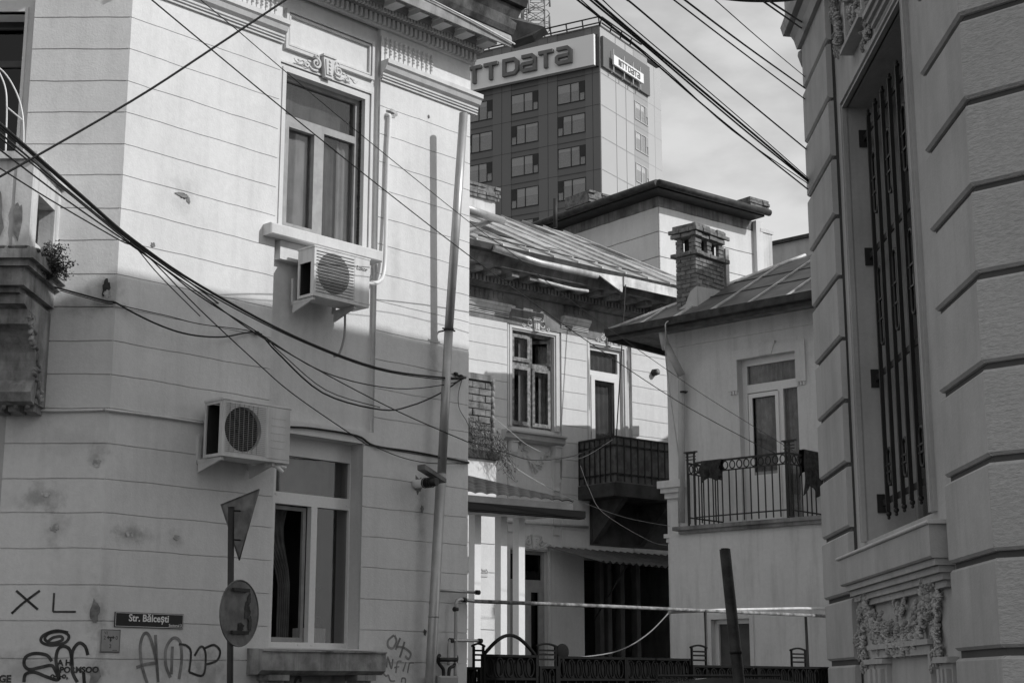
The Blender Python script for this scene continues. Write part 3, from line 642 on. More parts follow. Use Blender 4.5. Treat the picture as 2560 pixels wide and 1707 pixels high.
# ------------------------------------------------------------------ air conditioners
def aircon(px, label, brand, fan, name='air_conditioner', back=.12, dep=.29, slats=False):
    (a, c, d, e) = px; o1 = back+dep
    u0, z1 = MA.at(*a, o1); u1, _ = MA.at(*c, o1); z0 = MA.z(*d, o1)
    t = thing(name, MA.p(u0, back, z0), label, 'air conditioner', 'air conditioners on the corner townhouse')
    b = MB(); b.slab(MA, u0, u1, z0, z1-.015, o1-.02, o1, []) if False else None
    fu, fz_ = MA.at(*fan, o1); fr = .225 if not slats else .215
    # shell: top, bottom, right side, left posts
    b.bbox(MA, u0-.01, u1+.01, back-.005, o1+.006, z1-.02, z1, .004); b.box(MA, u0, u1, back, o1, z0, z0+.03)
    b.box(MA, u1-.02, u1, back, o1-.001, z0+.03, z1-.02); b.box(MA, u0, u0+.02, o1-.055, o1-.001, z0+.03, z1-.02); b.box(MA, u0, u0+.015, back, back+.03, z0+.03, z1-.02)
    b.box(MA, u0-.001, u0+.016, back+.03, o1-.055, z1-.17, z1-.02) if brand else b.box(MA, u0-.001, u0+.016, back+.03, o1-.055, z1-.05, z1-.02)
    # front panel with a round hole
    n = 40; ring = []; P = MA.p; rim = []
    hw = max(fu-u0, .0)
    pr = u1-.22 if brand else u1-.30
    cs = [(u0,z0+.03),(pr,z0+.03),(pr,z1-.02),(u0,z1-.02)]
    def edge(a):
        dx, dz = cos(a), sin(a); k = 9
        for lim, v, dd in ((pr-fu,1,dx),(u0-fu,-1,dx)):
            if dd*v > 1e-6: k = min(k, lim/dd)
        for lim, v, dd in ((z1-.02-fz_,1,dz),(z0+.03-fz_,-1,dz)):
            if dd*v > 1e-6: k = min(k, lim/dd)
        return fu+dx*k, fz_+dz*k
    angs = sorted([2*pi*i/n for i in range(n)]+[math.atan2(z-fz_, x-fu) % (2*pi) for x, z in cs])
    vs = []; fs = []
    for a in angs:
        x, z = edge(a); vs += [P(x,o1,z), P(fu+cos(a)*fr,o1,fz_+sin(a)*fr), P(fu+cos(a)*fr,o1-.05,fz_+sin(a)*fr)]
    m_ = len(angs)
    for i in range(m_):
        j = (i+1) % m_; fs += [(3*i,3*j,3*j+1,3*i+1),(3*i+1,3*j+1,3*j+2,3*i+2)]
    b.add(vs, fs); b.bbox(MA, pr, u1, o1-.02, o1+.003, z0+.03, z1-.02, .004)
    if not brand:
        for k in range(5): b.box(MA, pr+.06, u1-.06, o1, o1+.006, z0+.14+k*.075, z0+.146+k*.075)
    b.build('casing', M['acw'], t)
    MB().box(MA, u0+.03, u1-.03, back+.01, back+.03, z0+.03, z1-.03).add([P(u0+.03,o1-.06,z0+.03),P(pr,o1-.06,z0+.03),P(pr,o1-.06,z1-.03),P(u0+.03,o1-.06,z1-.03)],[(0,1,2,3)]).build('heat_exchanger', M['acd'], t)
    b = MB()
    for k in range(5):
        a = 2*pi*k/5; pts = []
        for (rr, aa) in ((.05,a),(.05,a+.7),(fr*.9,a+.9),(fr*.93,a+.1)): pts.append(P(fu+cos(aa)*rr, o1-.045+.01*(aa>a+.5), fz_+sin(aa)*rr))
        b.add(pts, [(0,1,2,3)])
    b.tube([P(fu,o1-.058,fz_),P(fu,o1-.03,fz_)], .05, 16); b.build('fan', M['mid'] if brand else M['acd'], t)
    b = MB()
    if brand:
        k = z0+.05
        while k < z1-.03:
            b.box(MA, u0+.03, pr-.01, o1+.001, o1+.009, k, k+.006); k += .034
        for i in range(1, 48):
            x = fu-fr+i*2*fr/48; h = math.sqrt(max(0, fr*fr-(x-fu)**2)); b.box(MA, x-.0016, x+.0016, o1-.004, o1, fz_-h, fz_+h)
    else:
        k = z0+.05
        while k < z1-.03:
            b.box(MA, u0+.035, pr-.01, o1+.001, o1+.005, k, k+.0022); k += .019
        for i in range(1, 8):
            x = fu-fr+i*2*fr/8; b.box(MA, x-.002, x+.002, o1+.0062, o1+.009, z0+.05, z1-.04)
    b.build('fan_grille', M['acg'], t)
    for x in (u0+.02, u1-.19):
        b = MB(); b.box(MA, x, x+.03, .0, back+dep-.03, z0-.035, z0-.002); b.box(MA, x, x+.035, .0, .03, z0-.04, z0+.25)
        b.prism([P(x+.003,.03,z0-.13),P(x+.003,.03,z0-.035),P(x+.003,back+dep-.06,z0-.035)], MA.U*.024); b.build('wall_bracket', M['acw'], t)
    if brand: text(MA, 'Luxor', u1-.20, z1-.155, .068, o1+.0035, .002, M['ink'], t, 'lettering', bold=.001, shear=.2, sx=.95)
    return t, u0, u1, z0, z1
t, a0, a1, az0, az1 = aircon(((787,612),(925,645),(780,737),0), 'upper air conditioner with ribbed round grille under the tall window sill', True, (834,685), back=.13, dep=.27)
P = MA.p; b = MB(); lp = [(918,708,.2),(930,708,.2),(946,705,.14),(958,688,.09),(963,634,.06),(966,500,.04),(969,400,.04),(974,300,.04),(971,289,.035),(966,287,.0)]
pts = []
for x, y, o in lp: u_, z_ = MA.at(x, y, o); pts.append(P(u_, o, z_))
b.tube(spline(pts,8), .024, 10)
tag(b.build('lagged_pipe', M['pvc']), 'white taped refrigerant pipe climbing the wall beside the tall window', 'pipe')
b = MB(); b.tube(spline([P(a1-.17,.2,az0),P(a1-.17,.2,az0-.3),P(a1-.20,.16,az0-.5),P(a1-.26,.14,az0-.54)]), .013, 8)
tag(b.build('drain_hose', M['acg']), 'short grey drain hose dangling under the upper air conditioner', 'hose')
jagged(MA, MA.u(972,330), MA.z(965,318), .06, .16, -.05, T1, 'spotl', 'patch_of_filler', seed=40)
t, c0, c1, cz0, cz1 = aircon(((559,993),(727,1016),(555,1138),0), 'lower air conditioner with a wire mesh square grille left of the ground floor window', False, (608,1073), back=.14, dep=.3)
b = MB(); b.tube(spline([P(c1-.2,.3,cz0-.01),P(c1-.12,.38,cz0-.03),P(c1-.06,.42,cz0-.09)]), .02, 8); b.tube(spline([P(c1-.16,.36,cz0-.02),P(c1-.07,.4,cz0-.03),P(c1-.02,.42,cz0-.04)]), .016, 8)
tag(b.build('taped_pipe_end', M['pvc']), 'white taped pipe ends sticking out below the lower air conditioner', 'pipe')

# ------------------------------------------------------------------ signs
t = thing('street_name_sign', MA.p(*[MA.u(365,1570),0,MA.z(365,1570)]), 'dark street name plate reading Str. Bălcești with a pale border', 'street sign')
s0, s1 = MA.u(285,1550), MA.u(457,1550); z1_ = MA.z(286,1528); z0_ = MA.z(286,1566)
b = MB(); b.bbox(MA, s0, s1, .004, .014, z0_, z1_, .003); b.build('plate', M['signb'], t)
b = MB(); b.slab(MA, s0+.006, s1-.006, z0_+.006, z1_-.006, .0142, .0152, [(s0+.010,s1-.010,z0_+.010,z1_-.010)]); b.build('border', M['signw'], t)
text(MA, 'Str. Bălcești', (s0+s1)/2-.01, z0_+.058, .092, .0145, .001, M['signw'], t, align='CENTER', bold=.0022, sx=(s1-s0)*.66/.52)
text(MA, 'Sectorul 3', s1-.02, z0_+.018, .036, .0145, .001, M['signw'], t, align='RIGHT', bold=.0006)
t = thing('hydrant_plate', MA.p(MA.u(273,1600),0,MA.z(273,1630)), 'small square grey plate with a T mark and numbers below the street name', 'sign')
s0, s1 = MA.u(250,1600)+.0, MA.u(299,1600); z1_, z0_ = MA.z(275,1572), MA.z(275,1630)
b = MB(); b.bbox(MA, s0, s1, .004, .012, z0_, z1_, .003); b.build('plate', M['plate'], t)
b = MB(); b.slab(MA, s0+.004, s1-.004, z0_+.004, z1_-.004, .0122, .013, [(s0+.008,s1-.008,z0_+.008,z1_-.008)]); b.build('border', M['ink'], t)
cxx = (s0+s1)/2; cz_ = (z0_+z1_)/2
b = MB(); b.box(MA, cxx-.025, cxx+.025, .0122, .0135, cz_+.025, cz_+.038); b.box(MA, cxx-.006, cxx+.006, .0122, .0135, cz_+.008, cz_+.0248)
for tri_ in (((-.042,.0315),(-.022,.014),(-.022,.049)),((.042,.0315),(.022,.049),(.022,.014)),((0,-.012),(.014,.012),(-.014,.012))): b.prism([MA.p(cxx+x, .0123, cz_+z) for x, z in tri_], MA.N*.0016)
b.build('t_mark', M['ink'], t)
for s, x, z in (('2',-.064,.012),('0',.064,.012),('2',0,-.065)): text(MA, s, cxx+x, cz_+z, .05, .0122, .001, M['ink'], t, align='CENTER')
text(MA, 'V2', cxx-.052, z1_-.045, .035, .0122, .001, M['ink'], t, align='CENTER'); MB().box(MA, cxx+.025, cxx+.075, .0122, .0130, z0_+.014, z0_+.024).build('worn_print', M['inkg'], t)

D = 13.2
ps = pt(578,1268,D); pe = pt(575,1707,D); pe = pe + (pe-ps)*((0-pe.z)/(pe-ps).z)
t = thing('road_sign_post', pe, 'dark road sign post carrying a triangular and a round plate seen from behind', 'road sign')
b = MB(); b.tube([pe, ps], .027, 12); b.tube([ps, ps+Z*.004], .029, 12); b.build('post', M['black'], t)
tri = [pt(646,1220,13.02), pt(550,1259,13.42), pt(596,1398,13.22)]
nn = (tri[1]-tri[0]).cross(tri[2]-tri[0]).normalized()
if nn.y > 0: nn = -nn
tri = [p - nn*0 + Vector((0,.06,0)) for p in tri]
b = MB(); b.prism(tri, -nn*.004)
for i in range(3): b.tube([tri[i]+nn*.004, tri[(i+1)%3]+nn*.004], .005, 5)
b.build('triangular_plate', M['signback'], t)
for y in (1275,1348): b = MB(); p = pt(583,y,D-.0); b.tube([p-Vector((.035,0,0)), p+Vector((.05,.06,0))], .008, 6); b.build('clamp', M['iron'], t)
cc = pt(596,1531,D)+Vector((0,.05,0)); ya = R(-56); ax = Vector((cos(ya),-sin(ya)*1.0,0)); rr = 87/4098*D*.97
nrm = ax.cross(Z).normalized(); nrm = nrm if nrm.y < 0 else -nrm
ax = Vector((cos(R(-62.5)),-sin(R(-62.5)),0)); nrm = ax.cross(Z).normalized(); nrm = nrm if nrm.y < 0 else -nrm
b = MB(); pts = [cc+ax*(rr*cos(2*pi*i/40))*.96+Z*(rr*sin(2*pi*i/40)) for i in range(40)]
b.prism(pts, -nrm*.004); b.tube(pts+[pts[0]], .007, 6, cap=False); b.build('round_plate', M['signback'], t)
CWp = Wall(cc.x,cc.y,math.degrees(math.atan2(ax.x,ax.y)))
if CWp.N.y > 0: CWp.U = -CWp.U; CWp.N = -CWp.N
for z in (.19,-.16): MB().box(CWp, -.12, .10, .006, .03, cc.z+z-.014, cc.z+z+.014).build('clamp', M['iron'], t)
for k_, (x_, z_, rx_, rz2) in enumerate(((.10,.02,.05,.10),(.12,.12,.03,.06),(.02,-.12,.05,.05),(.14,-.08,.03,.08))):
    jagged(CWp, x_, cc.z+z_, rx_, rz2, .004+.001*k_, t, 'rust', 'rust_patch', n=24, seed=70+k_, th=.001)

# leaning black pole (right)
p1 = pt(1812,1372,12.0); p0 = pt(1848,1707,12.0); p0 = p0+(p0-p1)*((0-p0.z)/(p0-p1).z)
b = MB(); b.tube([p0, p1], .045, 16, rr=[.047,.042]); b.tube([p1, p1+Vector((0,0,.006))], .03, 12); b.build('x', M['black']) if False else None
for k in (.3,.62,.8): q9 = p1.lerp(p0,k); b.tube([q9, q9+Vector((.001,0,-.03))], .0465+.002*k, 16)
tag(b.build('leaning_pole', M['pole']), 'thick black metal pole leaning to the left in front of the small house', 'pole')

# ------------------------------------------------------------------ downpipe of the townhouse and fittings
def mp(px, py, o): u, z = MA.at(px, py, o); return MA.p(u, o, z)
t = thing('downpipe', mp(1075,1707,.12), 'long zinc downpipe standing loose from the townhouse wall near its right edge', 'downpipe')
b = MB(); b.tube([mp(1159,284,.36), mp(1122,824,.17)], .052, 18); b.tube([mp(1122,824,.168), mp(1104,1186,.14)], .052, 18); b.build('upper_pipe', M['zinc'], t)
b = MB(); pa, pb = mp(1103,1184,.15), mp(1075,1707,.12); pb = pb+(pb-pa)*((0.05-pb.z)/(pb-pa).z); b.tube([pa, pb], .058, 18)
q_ = pa.lerp(pb,.42); b.tube([q_, q_-Z*.02], .062, 18); b.build('lower_pipe', M['zinc'], t)
b = MB(); c = mp(1122,824,.17); b.tube([c-Z*.012, c+Z*.012], .06, 18); b.tube([c-MA.U*.1, c+MA.U*.1], .01, 6); b.tube([c, c-MA.N*.17], .01, 6); b.build('pipe_clamp', M['iron'], t)
t = thing('vent_stub', mp(1030,1208,0), 'short white vent pipe poking from a ragged wall hole, wired to the downpipe', 'vent pipe')
b = MB(); b.tube([mp(1034,1210,-.02), mp(1062,1207,.2)], .05, 16); b.build('white_pipe', M['pvc'], t)
b = MB(); b.tube([mp(1062,1207,.2), mp(1092,1204,.36)], .046, 16); b.build('black_sleeve', M['black'], t)
b = MB()
for k in range(4): c = mp(1062,1207,.2).lerp(mp(1092,1204,.36), k*.2); b.tube([c+MA.U*(.055*cos(a))+Z*(.055*sin(a)) for a in [2*pi*i/16 for i in range(17)]], .005, 4)
b.build('tie_wire', M['iron'], t)
b = MB(); A_, B_ = mp(1062,1172,.3), mp(1116,1206,.36); b.prism([A_, B_, B_+Z*.045, A_+Z*.055], MA.N*-.12)
tag(b.build('loose_plank', M['signback']), 'grey slanted board wedged on top of the vent pipe beside the downpipe', 'board')
# gas pipes and meter
t = thing('gas_pipework', mp(1140,1690,.08), 'grey gas pipes with elbows on the corner beside the downpipe', 'gas pipe')
o_ = .09; b = MB()
b.tube([mp(1098,1475,.07), mp(1192,1480,.07)], .017, 10); b.build('pipe', M['zinc'], t)
b = MB(); b.tube(spline([mp(1138,1707,o_),mp(1140,1530,o_),mp(1141,1506,o_),mp(1150,1498,o_),mp(1186,1502,o_)],5), .021, 10); b.build('pipe', M['zinc'], t)
b = MB(); b.tube(spline([mp(1121,1662,o_),mp(1122,1620,o_),mp(1124,1604,o_),mp(1132,1600,o_),mp(1198,1601,o_)],5), .018, 10); b.build('pipe', M['zinc'], t)
b = MB()
for (x,y) in ((1194,1480),(1200,1601),(1160,1499),(1139,1522),(1128,1600)): c = mp(x,y,o_); b.tube([c-MA.U*.025, c+MA.U*.025], .028, 10)
b.tube([mp(1160,1499,o_), mp(1160,1492,o_)-Z*.0], .012, 6); b.build('coupling', M['iron'], t)
b = MB(); b.tube(spline([mp(1109,1690,o_),mp(1108,1672,o_),mp(1098,1658,o_),mp(1094,1645,o_),mp(1100,1636,o_)],5), .02, 8); b.tube(spline([mp(1122,1690,o_),mp(1124,1670,o_),mp(1136,1662,o_),mp(1142,1645,o_),mp(1138,1636,o_)],5), .02, 8)
b.tube([mp(1097,1648,o_+.02), mp(1142,1648,o_+.02)], .024, 8); b.build('regulator_hose', M['black'], t)
b = MB(); u_, z_ = MA.at(1092,1688,.16); b.bbox(MA, u_, MA.u(1142,1688,.16), .03, .2, z_-.5, z_, .02); tag(b.build('gas_meter_box', M['acg']), 'grey gas meter box at the foot of the pipes by the gate', 'meter box')

# ================================================================== FENCE AND GATE across the yard entrance
def fz_at(py, u): 
    P = MA.p(u,0,0); return EYE + (1710-py)/4098*P.y
zt1 = EYE+.345; zt2 = EYE+.245
def ell(W, u, z, a, c, o, b, r=.008):
    b.tube([W.p(u+a*cos(t), o, z+c*sin(t)) for t in [2*pi*i/18 for i in range(19)]], r, 5, cap=False)
def fence_panel(u0, u1, ztop, name, label, arch=False, cat='fence', o=-.3):
    t = thing(name, MA.p((u0+u1)/2,o,0), label, cat, 'iron fence panels across the yard'); n = max(2, round((u1-u0)/.17)); s = (u1-u0)/n
    b = MB(); b.box(MA, u0, u1, o-.02, o+.02, ztop-.03, ztop); b.box(MA, u0, u1, o-.02, o+.02, ztop-.30, ztop-.27); b.box(MA, u0, u1, o-.02, o+.02, .1, .14)
    b.box(MA, u0-.03, u0+.01, o-.025, o+.025, 0, ztop); b.box(MA, u1-.01, u1+.03, o-.025, o+.025, 0, ztop)
    if arch:
        P = [MA.p(u0+(u1-u0)*i/16, o, ztop+.0+.23*sin(pi*i/16)) for i in range(17)]; b.tube(P, .022, 6)
    b.build('rail_frame', M['fence'], t)
    for i in range(n+1):
        MB().box(MA, u0+i*s-.009, u0+i*s+.009, o-.01, o+.01, .14, ztop-.27).build('bar', M['fence'], t)
    for i in range(n):
        b = MB(); ell(MA, u0+(i+.5)*s, ztop-.15, s*.36, .11, o, b, .011); b.build('oval_ring', M['fence'], t)
    b = MB(); b.box(MA, u0+.01, u1-.01, o-.035, o-.028, .1, ztop-.02); b.build('backing_sheet', M['fence'], t)
    return t
uG0, uG1 = END+.02, MA.u(1204,1640,-.3)
fence_panel(END+.06, MA.u(1198,1660,-.3), EYE+.20, 'iron_fence', 'narrow low iron fence panel against the townhouse wall')
fence_panel(MA.u(1210,1660,-.3), MA.u(1338,1660,-.3), EYE+.35, 'yard_gate', 'black iron gate with an arched top and a row of oval rings', True, 'gate')
fence_panel(MA.u(1350,1660,-.3), MA.u(1388,1660,-.3), EYE+.22, 'iron_fence', 'narrow low iron fence panel right of the arched gate')
fence_panel(MA.u(1396,1660,-.3), MA.u(1560,1660,-.3), zt1, 'iron_fence', 'wide black sheet backed fence panel beside the round gate finial')
fence_panel(MA.u(1566,1660,-.3), MA.u(1722,1660,-.3), zt1, 'iron_fence', 'wide black sheet backed fence panel reaching the small house corner')
fence_panel(MA.u(1732,1660,.5), MA.u(1890,1660,.5), zt2, 'iron_fence', 'lower black fence panel behind the leaning pole', o=.5)
fence_panel(MA.u(1896,1660,.5), MA.u(2110,1660,.5), zt2, 'iron_fence', 'lower black fence panel ending at the grey rusticated building', o=.5)
def cap(u0, u1, z, label, o=-.3):
    b = MB()
    b.tube([MA.p(u0+(u1-u0)*i/8, o, z+.16+.03*sin(pi*i/8)) for i in range(9)], .014, 6)
    for k in (0,.06,.11): b.box(MA, u0+.02, u1-.02, o-.01, o+.01, z+k-.01, z+k+.012)
    for x in (u0+.02, u1-.04): b.box(MA, x, x+.025, o-.012, o+.012, z-.2, z+.16)
    tag(b.build('fence_post_crest', M['fence']), label, 'fence crest', 'slatted crests on the fence posts')
cap(MA.u(1172,1630,-.3)+.05, MA.u(1212,1630,-.3), EYE+.28, 'slatted iron crest between townhouse wall and arched gate')
cap(MA.u(1340,1630,-.3), MA.u(1392,1630,-.3), EYE+.30, 'slatted iron crest between arched gate and round finial')
cap(MA.u(1726,1650,.5), MA.u(1768,1650,.5), zt2+.06, 'slatted iron crest left of the leaning pole', .5)
cap(MA.u(1976,1650,.5), MA.u(2016,1650,.5), zt2+.06, 'slatted iron crest right of the leaning pole', .5)
b = MB(); u_, z_ = MA.at(1406,1628,-.3); b.blob(MA.p(u_,-.3,z_), [MA.U*.12, MA.N*.03, Z*.10], 18, 12); b.tube([MA.p(u_,-.3,z_-.3), MA.p(u_,-.3,z_)], .02, 8)
tag(b.build('gate_finial', M['fence']), 'round black disc finial on the gate post', 'finial')
# pipe over the yard entrance
t = thing('overhead_gas_pipe', mp(1188,1502,.09), 'weathered pale gas pipe spanning the yard entrance above the fence', 'gas pipe')
def mo(px, py, o=-.15): u, z = MA.at(px, py, o); return MA.p(u, o, z)
b = MB(); b.tube([mp(1186,1502,.09), mo(1500,1514,.15), mo(1680,1522,.3), mo(2085,1540,.5)], .023, 10); b.build('pipe', M['oldwood'], t)
b = MB(); b.tube([mo(1672,1530,.25), mo(1800,1524,.32), mo(2000,1520,.45), mo(2085,1521,.48)], .02, 10); b.build('pipe', M['oldwhite'], t)
for x, ya_, yb_ in ((1763,1524,1680),(2014,1536,1680)):
    b = MB(); p = mo(x,ya_,.35); b.tube([Vector((p.x+.02,p.y,0.1)), p], .02, 8); b.build('support_post', M['black'], t)

# ================================================================== CABLES
def cable(pts, r, label, m='cable', k=5, group='overhead cables', cat='cable'):
    P = spline([pt(x, y, d) for x, y, d in pts], k)
    tag(MB().tube(P, r, 6).build('overhead_cable', M[m]), label, cat, group)
def lin_d(pts, d0, d1):
    x0, x1 = pts[0][0], pts[-1][0]; return [(x, y, d0+(d1-d0)*(x-x0)/(x1-x0)) for x, y in pts]
Lw = [
 (lin_d([(-80,484),(0,442),(329,253),(528,124),(700,10),(760,-30)],9,9.5), .0075, 'single thick cable rising right across the top left corner'),
 (lin_d([(340,-34),(379,0),(528,124),(700,266),(906,432),(1150,622),(1346,766),(1476,858),(1690,1000),(1866,1097),(1943,1135)],10,24), .0058, 'thin cable falling from the top left to the small balcony, lower of two'),
 (lin_d([(470,-25),(501,0),(600,82),(700,168),(879,318),(1170,553),(1283,636),(1413,741),(1532,829),(1666,923),(1779,1000),(1997,1135)],11,23), .0040, 'thin cable falling from the top left to the small balcony, upper of two'),
 (lin_d([(-60,262),(0,310),(214,498),(337,603),(500,714),(736,841),(941,919),(1097,943),(1164,944)],9,18.1), .0115, 'thickest cable of the left bundle, ending at the hook by the downpipe'),
 (lin_d([(-60,272),(0,318),(214,504),(337,609),(500,722),(720,838),(930,920),(1090,947),(1160,946)],9.1,18.1), .006, 'thin cable lashed under the thickest cable of the left bundle'),
 (lin_d([(-60,284),(0,333),(191,494),(344,616),(500,724),(642,828),(820,932),(999,1027),(1173,1102),(1262,1130),(1336,1150),(1437,1138),(1535,1095)],9.2,26), .0075, 'left bundle cable that sags past the townhouse to the clad balcony'),
 (lin_d([(-60,298),(0,345),(180,490),(344,622),(500,734),(642,835),(820,938),(999,1030),(1173,1106)],9.3,18.1), .006, 'left bundle cable running close below the one to the clad balcony'),
 (lin_d([(-60,332),(0,375),(166,500),(344,624),(421,680),(500,741),(629,821),(807,929),(986,971),(1120,960),(1164,944)],9.5,18.1), .0062, 'left bundle cable sagging in a shallow curve behind the downpipe'),
 (lin_d([(-60,388),(0,421),(126,500),(298,600),(360,632),(500,774),(642,906),(736,987),(892,1094),(937,1116),(1093,1143),(1173,1156)],9.8,18.2), .0055, 'lowest cable leaving the left bundle and joining the conduit over the lower window'),
 (lin_d([(300,575),(345,625),(400,690),(500,790)],12.6,13.9), .005, 'short slack cable hanging from the knot of the left bundle'),
]
for a in Lw: cable(*a)
def wcable(pts, r, label, m='cable', W=MA, o=.03, cat='cable'):
    P = []
    for q in pts:
        x, y = q[:2]; oo = q[2] if len(q) > 2 else o; w_ = q[3] if len(q) > 3 else W; u, z = w_.at(x, y, oo); P.append(w_.p(u, oo, z))
    tag(MB().tube(spline(P,5), r, 6).build('wall_cable', M[m]), label, cat, 'cables fixed along the townhouse wall')
wcable([(138,718,.6,CH),(200,735,.1,CH),(264,752,.04,CH),(288,756,.04,CH),(321,775,.05),(383,806,.12),(444,829,.16),(500,840,.15),(560,842,.1),(642,832,.04),(691,879,.12),(807,982,.2),(954,1024,.2),(1030,1013,.16),(1102,982,.1),(1155,946,.03)], .009, 'twisted cable sagging along the wall from the balcony to the downpipe hook')
wcable([(150,726,.5,CH),(264,757,.03,CH),(288,758,.03,CH),(321,768,.04),(420,790,.1),(500,810,.12),(642,832,.04),(700,880,.16),(815,975,.24),(950,1018,.24)], .005, 'thinner cable running beside the twisted cable on the wall')
wcable([(96,1020,.02,CH),(115,1027,.02,CH),(200,1026,.02,CH),(262,1024,.02,CH),(272,1025,.02),(400,1041,.02),(512,1058,.02)], .014, 'pale wall conduit running from the bracket to the lower air conditioner', 'trim')
wcable([(727,1067,.02),(785,1071,.02),(892,1089,.02),(937,1114,.02),(1040,1130,.02),(1172,1156,.02)], .012, 'dark conduit stepping down over the ground floor window')
wcable([(937,1116,.03),(990,1138,.05),(1040,1152,.05),(1090,1158,.05),(1172,1158,.03)], .005, 'thin loose wire hanging under the dark conduit')
wcable([(1155,948,.03),(1146,985,.04),(1148,1020,.04),(1165,1050,.03),(1173,1068,.02)], .004, 'thin wire dropping from the hook to the broken brick wall')
b = MB(); b.blob(mp(1140,934,.02), [MA.U*.04,MA.N*.02,Z*.02]); b.blob(mp(1152,940,.03), [MA.U*.03,MA.N*.03,Z*.02]); b.tube([mp(1138,936,.02),mp(1164,945,.05)], .012, 6)
tag(b.build('cable_hook', M['black']), 'black iron hook holding the cables at the right wall edge', 'hook')
b = MB(); b.blob(mp(642,832,.03), [MA.U*.035,MA.N*.03,Z*.02]); b.tube([mp(638,830,0),mp(655,836,.06)], .01, 6)
tag(b.build('cable_hook', M['black']), 'small iron hook holding the cables left of the upper air conditioner bay', 'hook')
Rw = [
 ([(1880,-16),(1902,0),(2009,75)],8,11.3,.006,'upper of two short cables at the top by the grey cornice'),
 ([(1900,-12),(1918,0),(1998,52),(2014,62)],8,11.3,.0065,'lower of two short cables at the top by the grey cornice'),
 ([(1760,-22),(1787,0),(1900,99),(2013,193)],7.5,11.3,.0032,'thinnest sky cable, nearest the upper right'),
 ([(1680,-24),(1711,0),(1860,112),(2011,220)],7.5,11.3,.0058,'second sky cable counting down the grey wall edge'),
 ([(1655,-22),(1684,0),(1850,127),(2013,249)],7.5,11.3,.0046,'third sky cable counting down the grey wall edge'),
 ([(1535,-28),(1567,0),(1600,26),(1799,195),(2015,373)],7.5,11.3,.0056,'lone sky cable midway down between the two groups'),
 ([(1478,-26),(1506,0),(1582,69),(1822,272),(2021,446)],7.5,11.3,.0036,'highest thin cable of the lower sky group'),
 ([(1458,-26),(1487,0),(1600,97),(1849,306),(2023,453)],7.5,11.3,.0078,'thickest cable of the lower sky group'),
 ([(1448,-26),(1480,4),(1600,104),(1845,312),(2022,456)],7.6,11.3,.006,'cable twisted just under the thickest one of the lower sky group'),
 ([(1425,-24),(1452,0),(1510,50),(1651,164),(1830,326),(2021,460)],7.5,11.3,.0036,'thin cable passing over the roof ladder of the tower'),
 ([(1415,-24),(1443,0),(1600,126),(1791,291),(2019,473)],7.5,11.3,.0056,'lowest cable of the lower sky group'),
 ([(1780,-10),(1830,-2),(1890,2),(1960,1),(2010,-6)],8,9.5,.012,'black cable just entering the top edge of the sky'),
]
for p, d0, d1, r, lb in Rw: cable(lin_d(p, d0, d1), r, lb)

def proj(P):
    y = P.y*cos(PITCH)+(P.z-EYE)*sin(PITCH); v = (P.z-EYE)*cos(PITCH)-P.y*sin(PITCH); return 1280+FPX*P.x/y, 853.5-FPX*v/y

# ================================================================== RUSTICATED BUILDING (right, very near)
A = Wall(2.175, 7.1, 180.9); B = Wall(2.175, 7.1, 133.6)
T = thing('rusticated_building', (2.175, 7.1, 0), 'grey building close on the right with deep rusticated courses and a barred window', 'building')
yn = [48,242,459,674,908,1136,1371,1628]; zn = [A.z(2507-.066*(1710-y), y) for y in yn]; stp = (zn[0]-zn[-1])/7
zA = [zn[-1]-stp*k for k in range(3,0,-1)]+[zn[-1]+stp*k for k in range(0,12)]
uF0, uF1 = -4.26, A.u(2136,1681); uN = A.u(2324,574)
oW = -.06
h0, h1 = A.u(2168,1352,oW), A.u(2333,1250,oW)
hz1, hz0 = A.z(2136,232,oW), A.z(2170,1352,oW)
def rust(b, W_, u0, u1, zs, gap=.037, d=.030):
    rj = random.Random(3)
    for a, c in zip(zs[:-1], zs[1:]):
        W = W_.shift(rj.uniform(-.004,.004)); z0, z1 = a+gap/2+rj.uniform(-.003,.003), c-gap/2+rj.uniform(-.003,.003); b.prof(W, u0, u1, [(-d-.01,z0-.004),(-.014,z0-.002),(0,z0+.012),(0,z1-.012),(-.014,z1+.002),(-d-.01,z1+.004)])
b = MB(); rust(b, A, uF0, uF1, zA); b.build('rusticated_pier', M['stone'], T); b = MB(); rust(b, A, uN, 0, zA); b.build('rusticated_pier', M['stone'], T)
b = MB(); rust(b, B, 0, 3.2, zA); b.build('rough_rusticated_blocks', M['rough'], T)
b = MB(); b.box(A, uF0+.012, uF1-.008, -.5, -.030, 0, zA[-1]); b.box(A, uN+.008, -.012, -.5, -.030, 0, zA[-1]); b.box(B, .012, 3.2, -.4, -.030, 0, zA[-1])
b.build('groove_bed', M['groove'], T)
b = MB(); b.slab(A, uF1-.02, uN+.02, 0, zA[-1], -.5, oW, [(h0,h1,hz0,hz1)])
b.box(A, uF0+.02, 1.0, -3.2, -3.0, 0, zA[-1]); b.box(A, uF0+.02, uF0+.3, -3.0, -.5, 0, zA[-1]); b.box(A, uF0+.02, 1.0, -3.2, -.06, zA[-1], zA[-1]+.2)
b.build('wall', M['stone'], T)
b = MB()
for d, wd, o in ((0,.012,.03),(.012,.03,.018),(.042,.03,.034),(.072,.012,.02)):
    b.slab(A, h0-d-wd, h1+d+wd, hz0, hz1+d+wd, oW-.01, oW+o, [(h0-d,h1+d,hz0-1,hz1+d)])
b.build('window_surround', M['stone'], T)
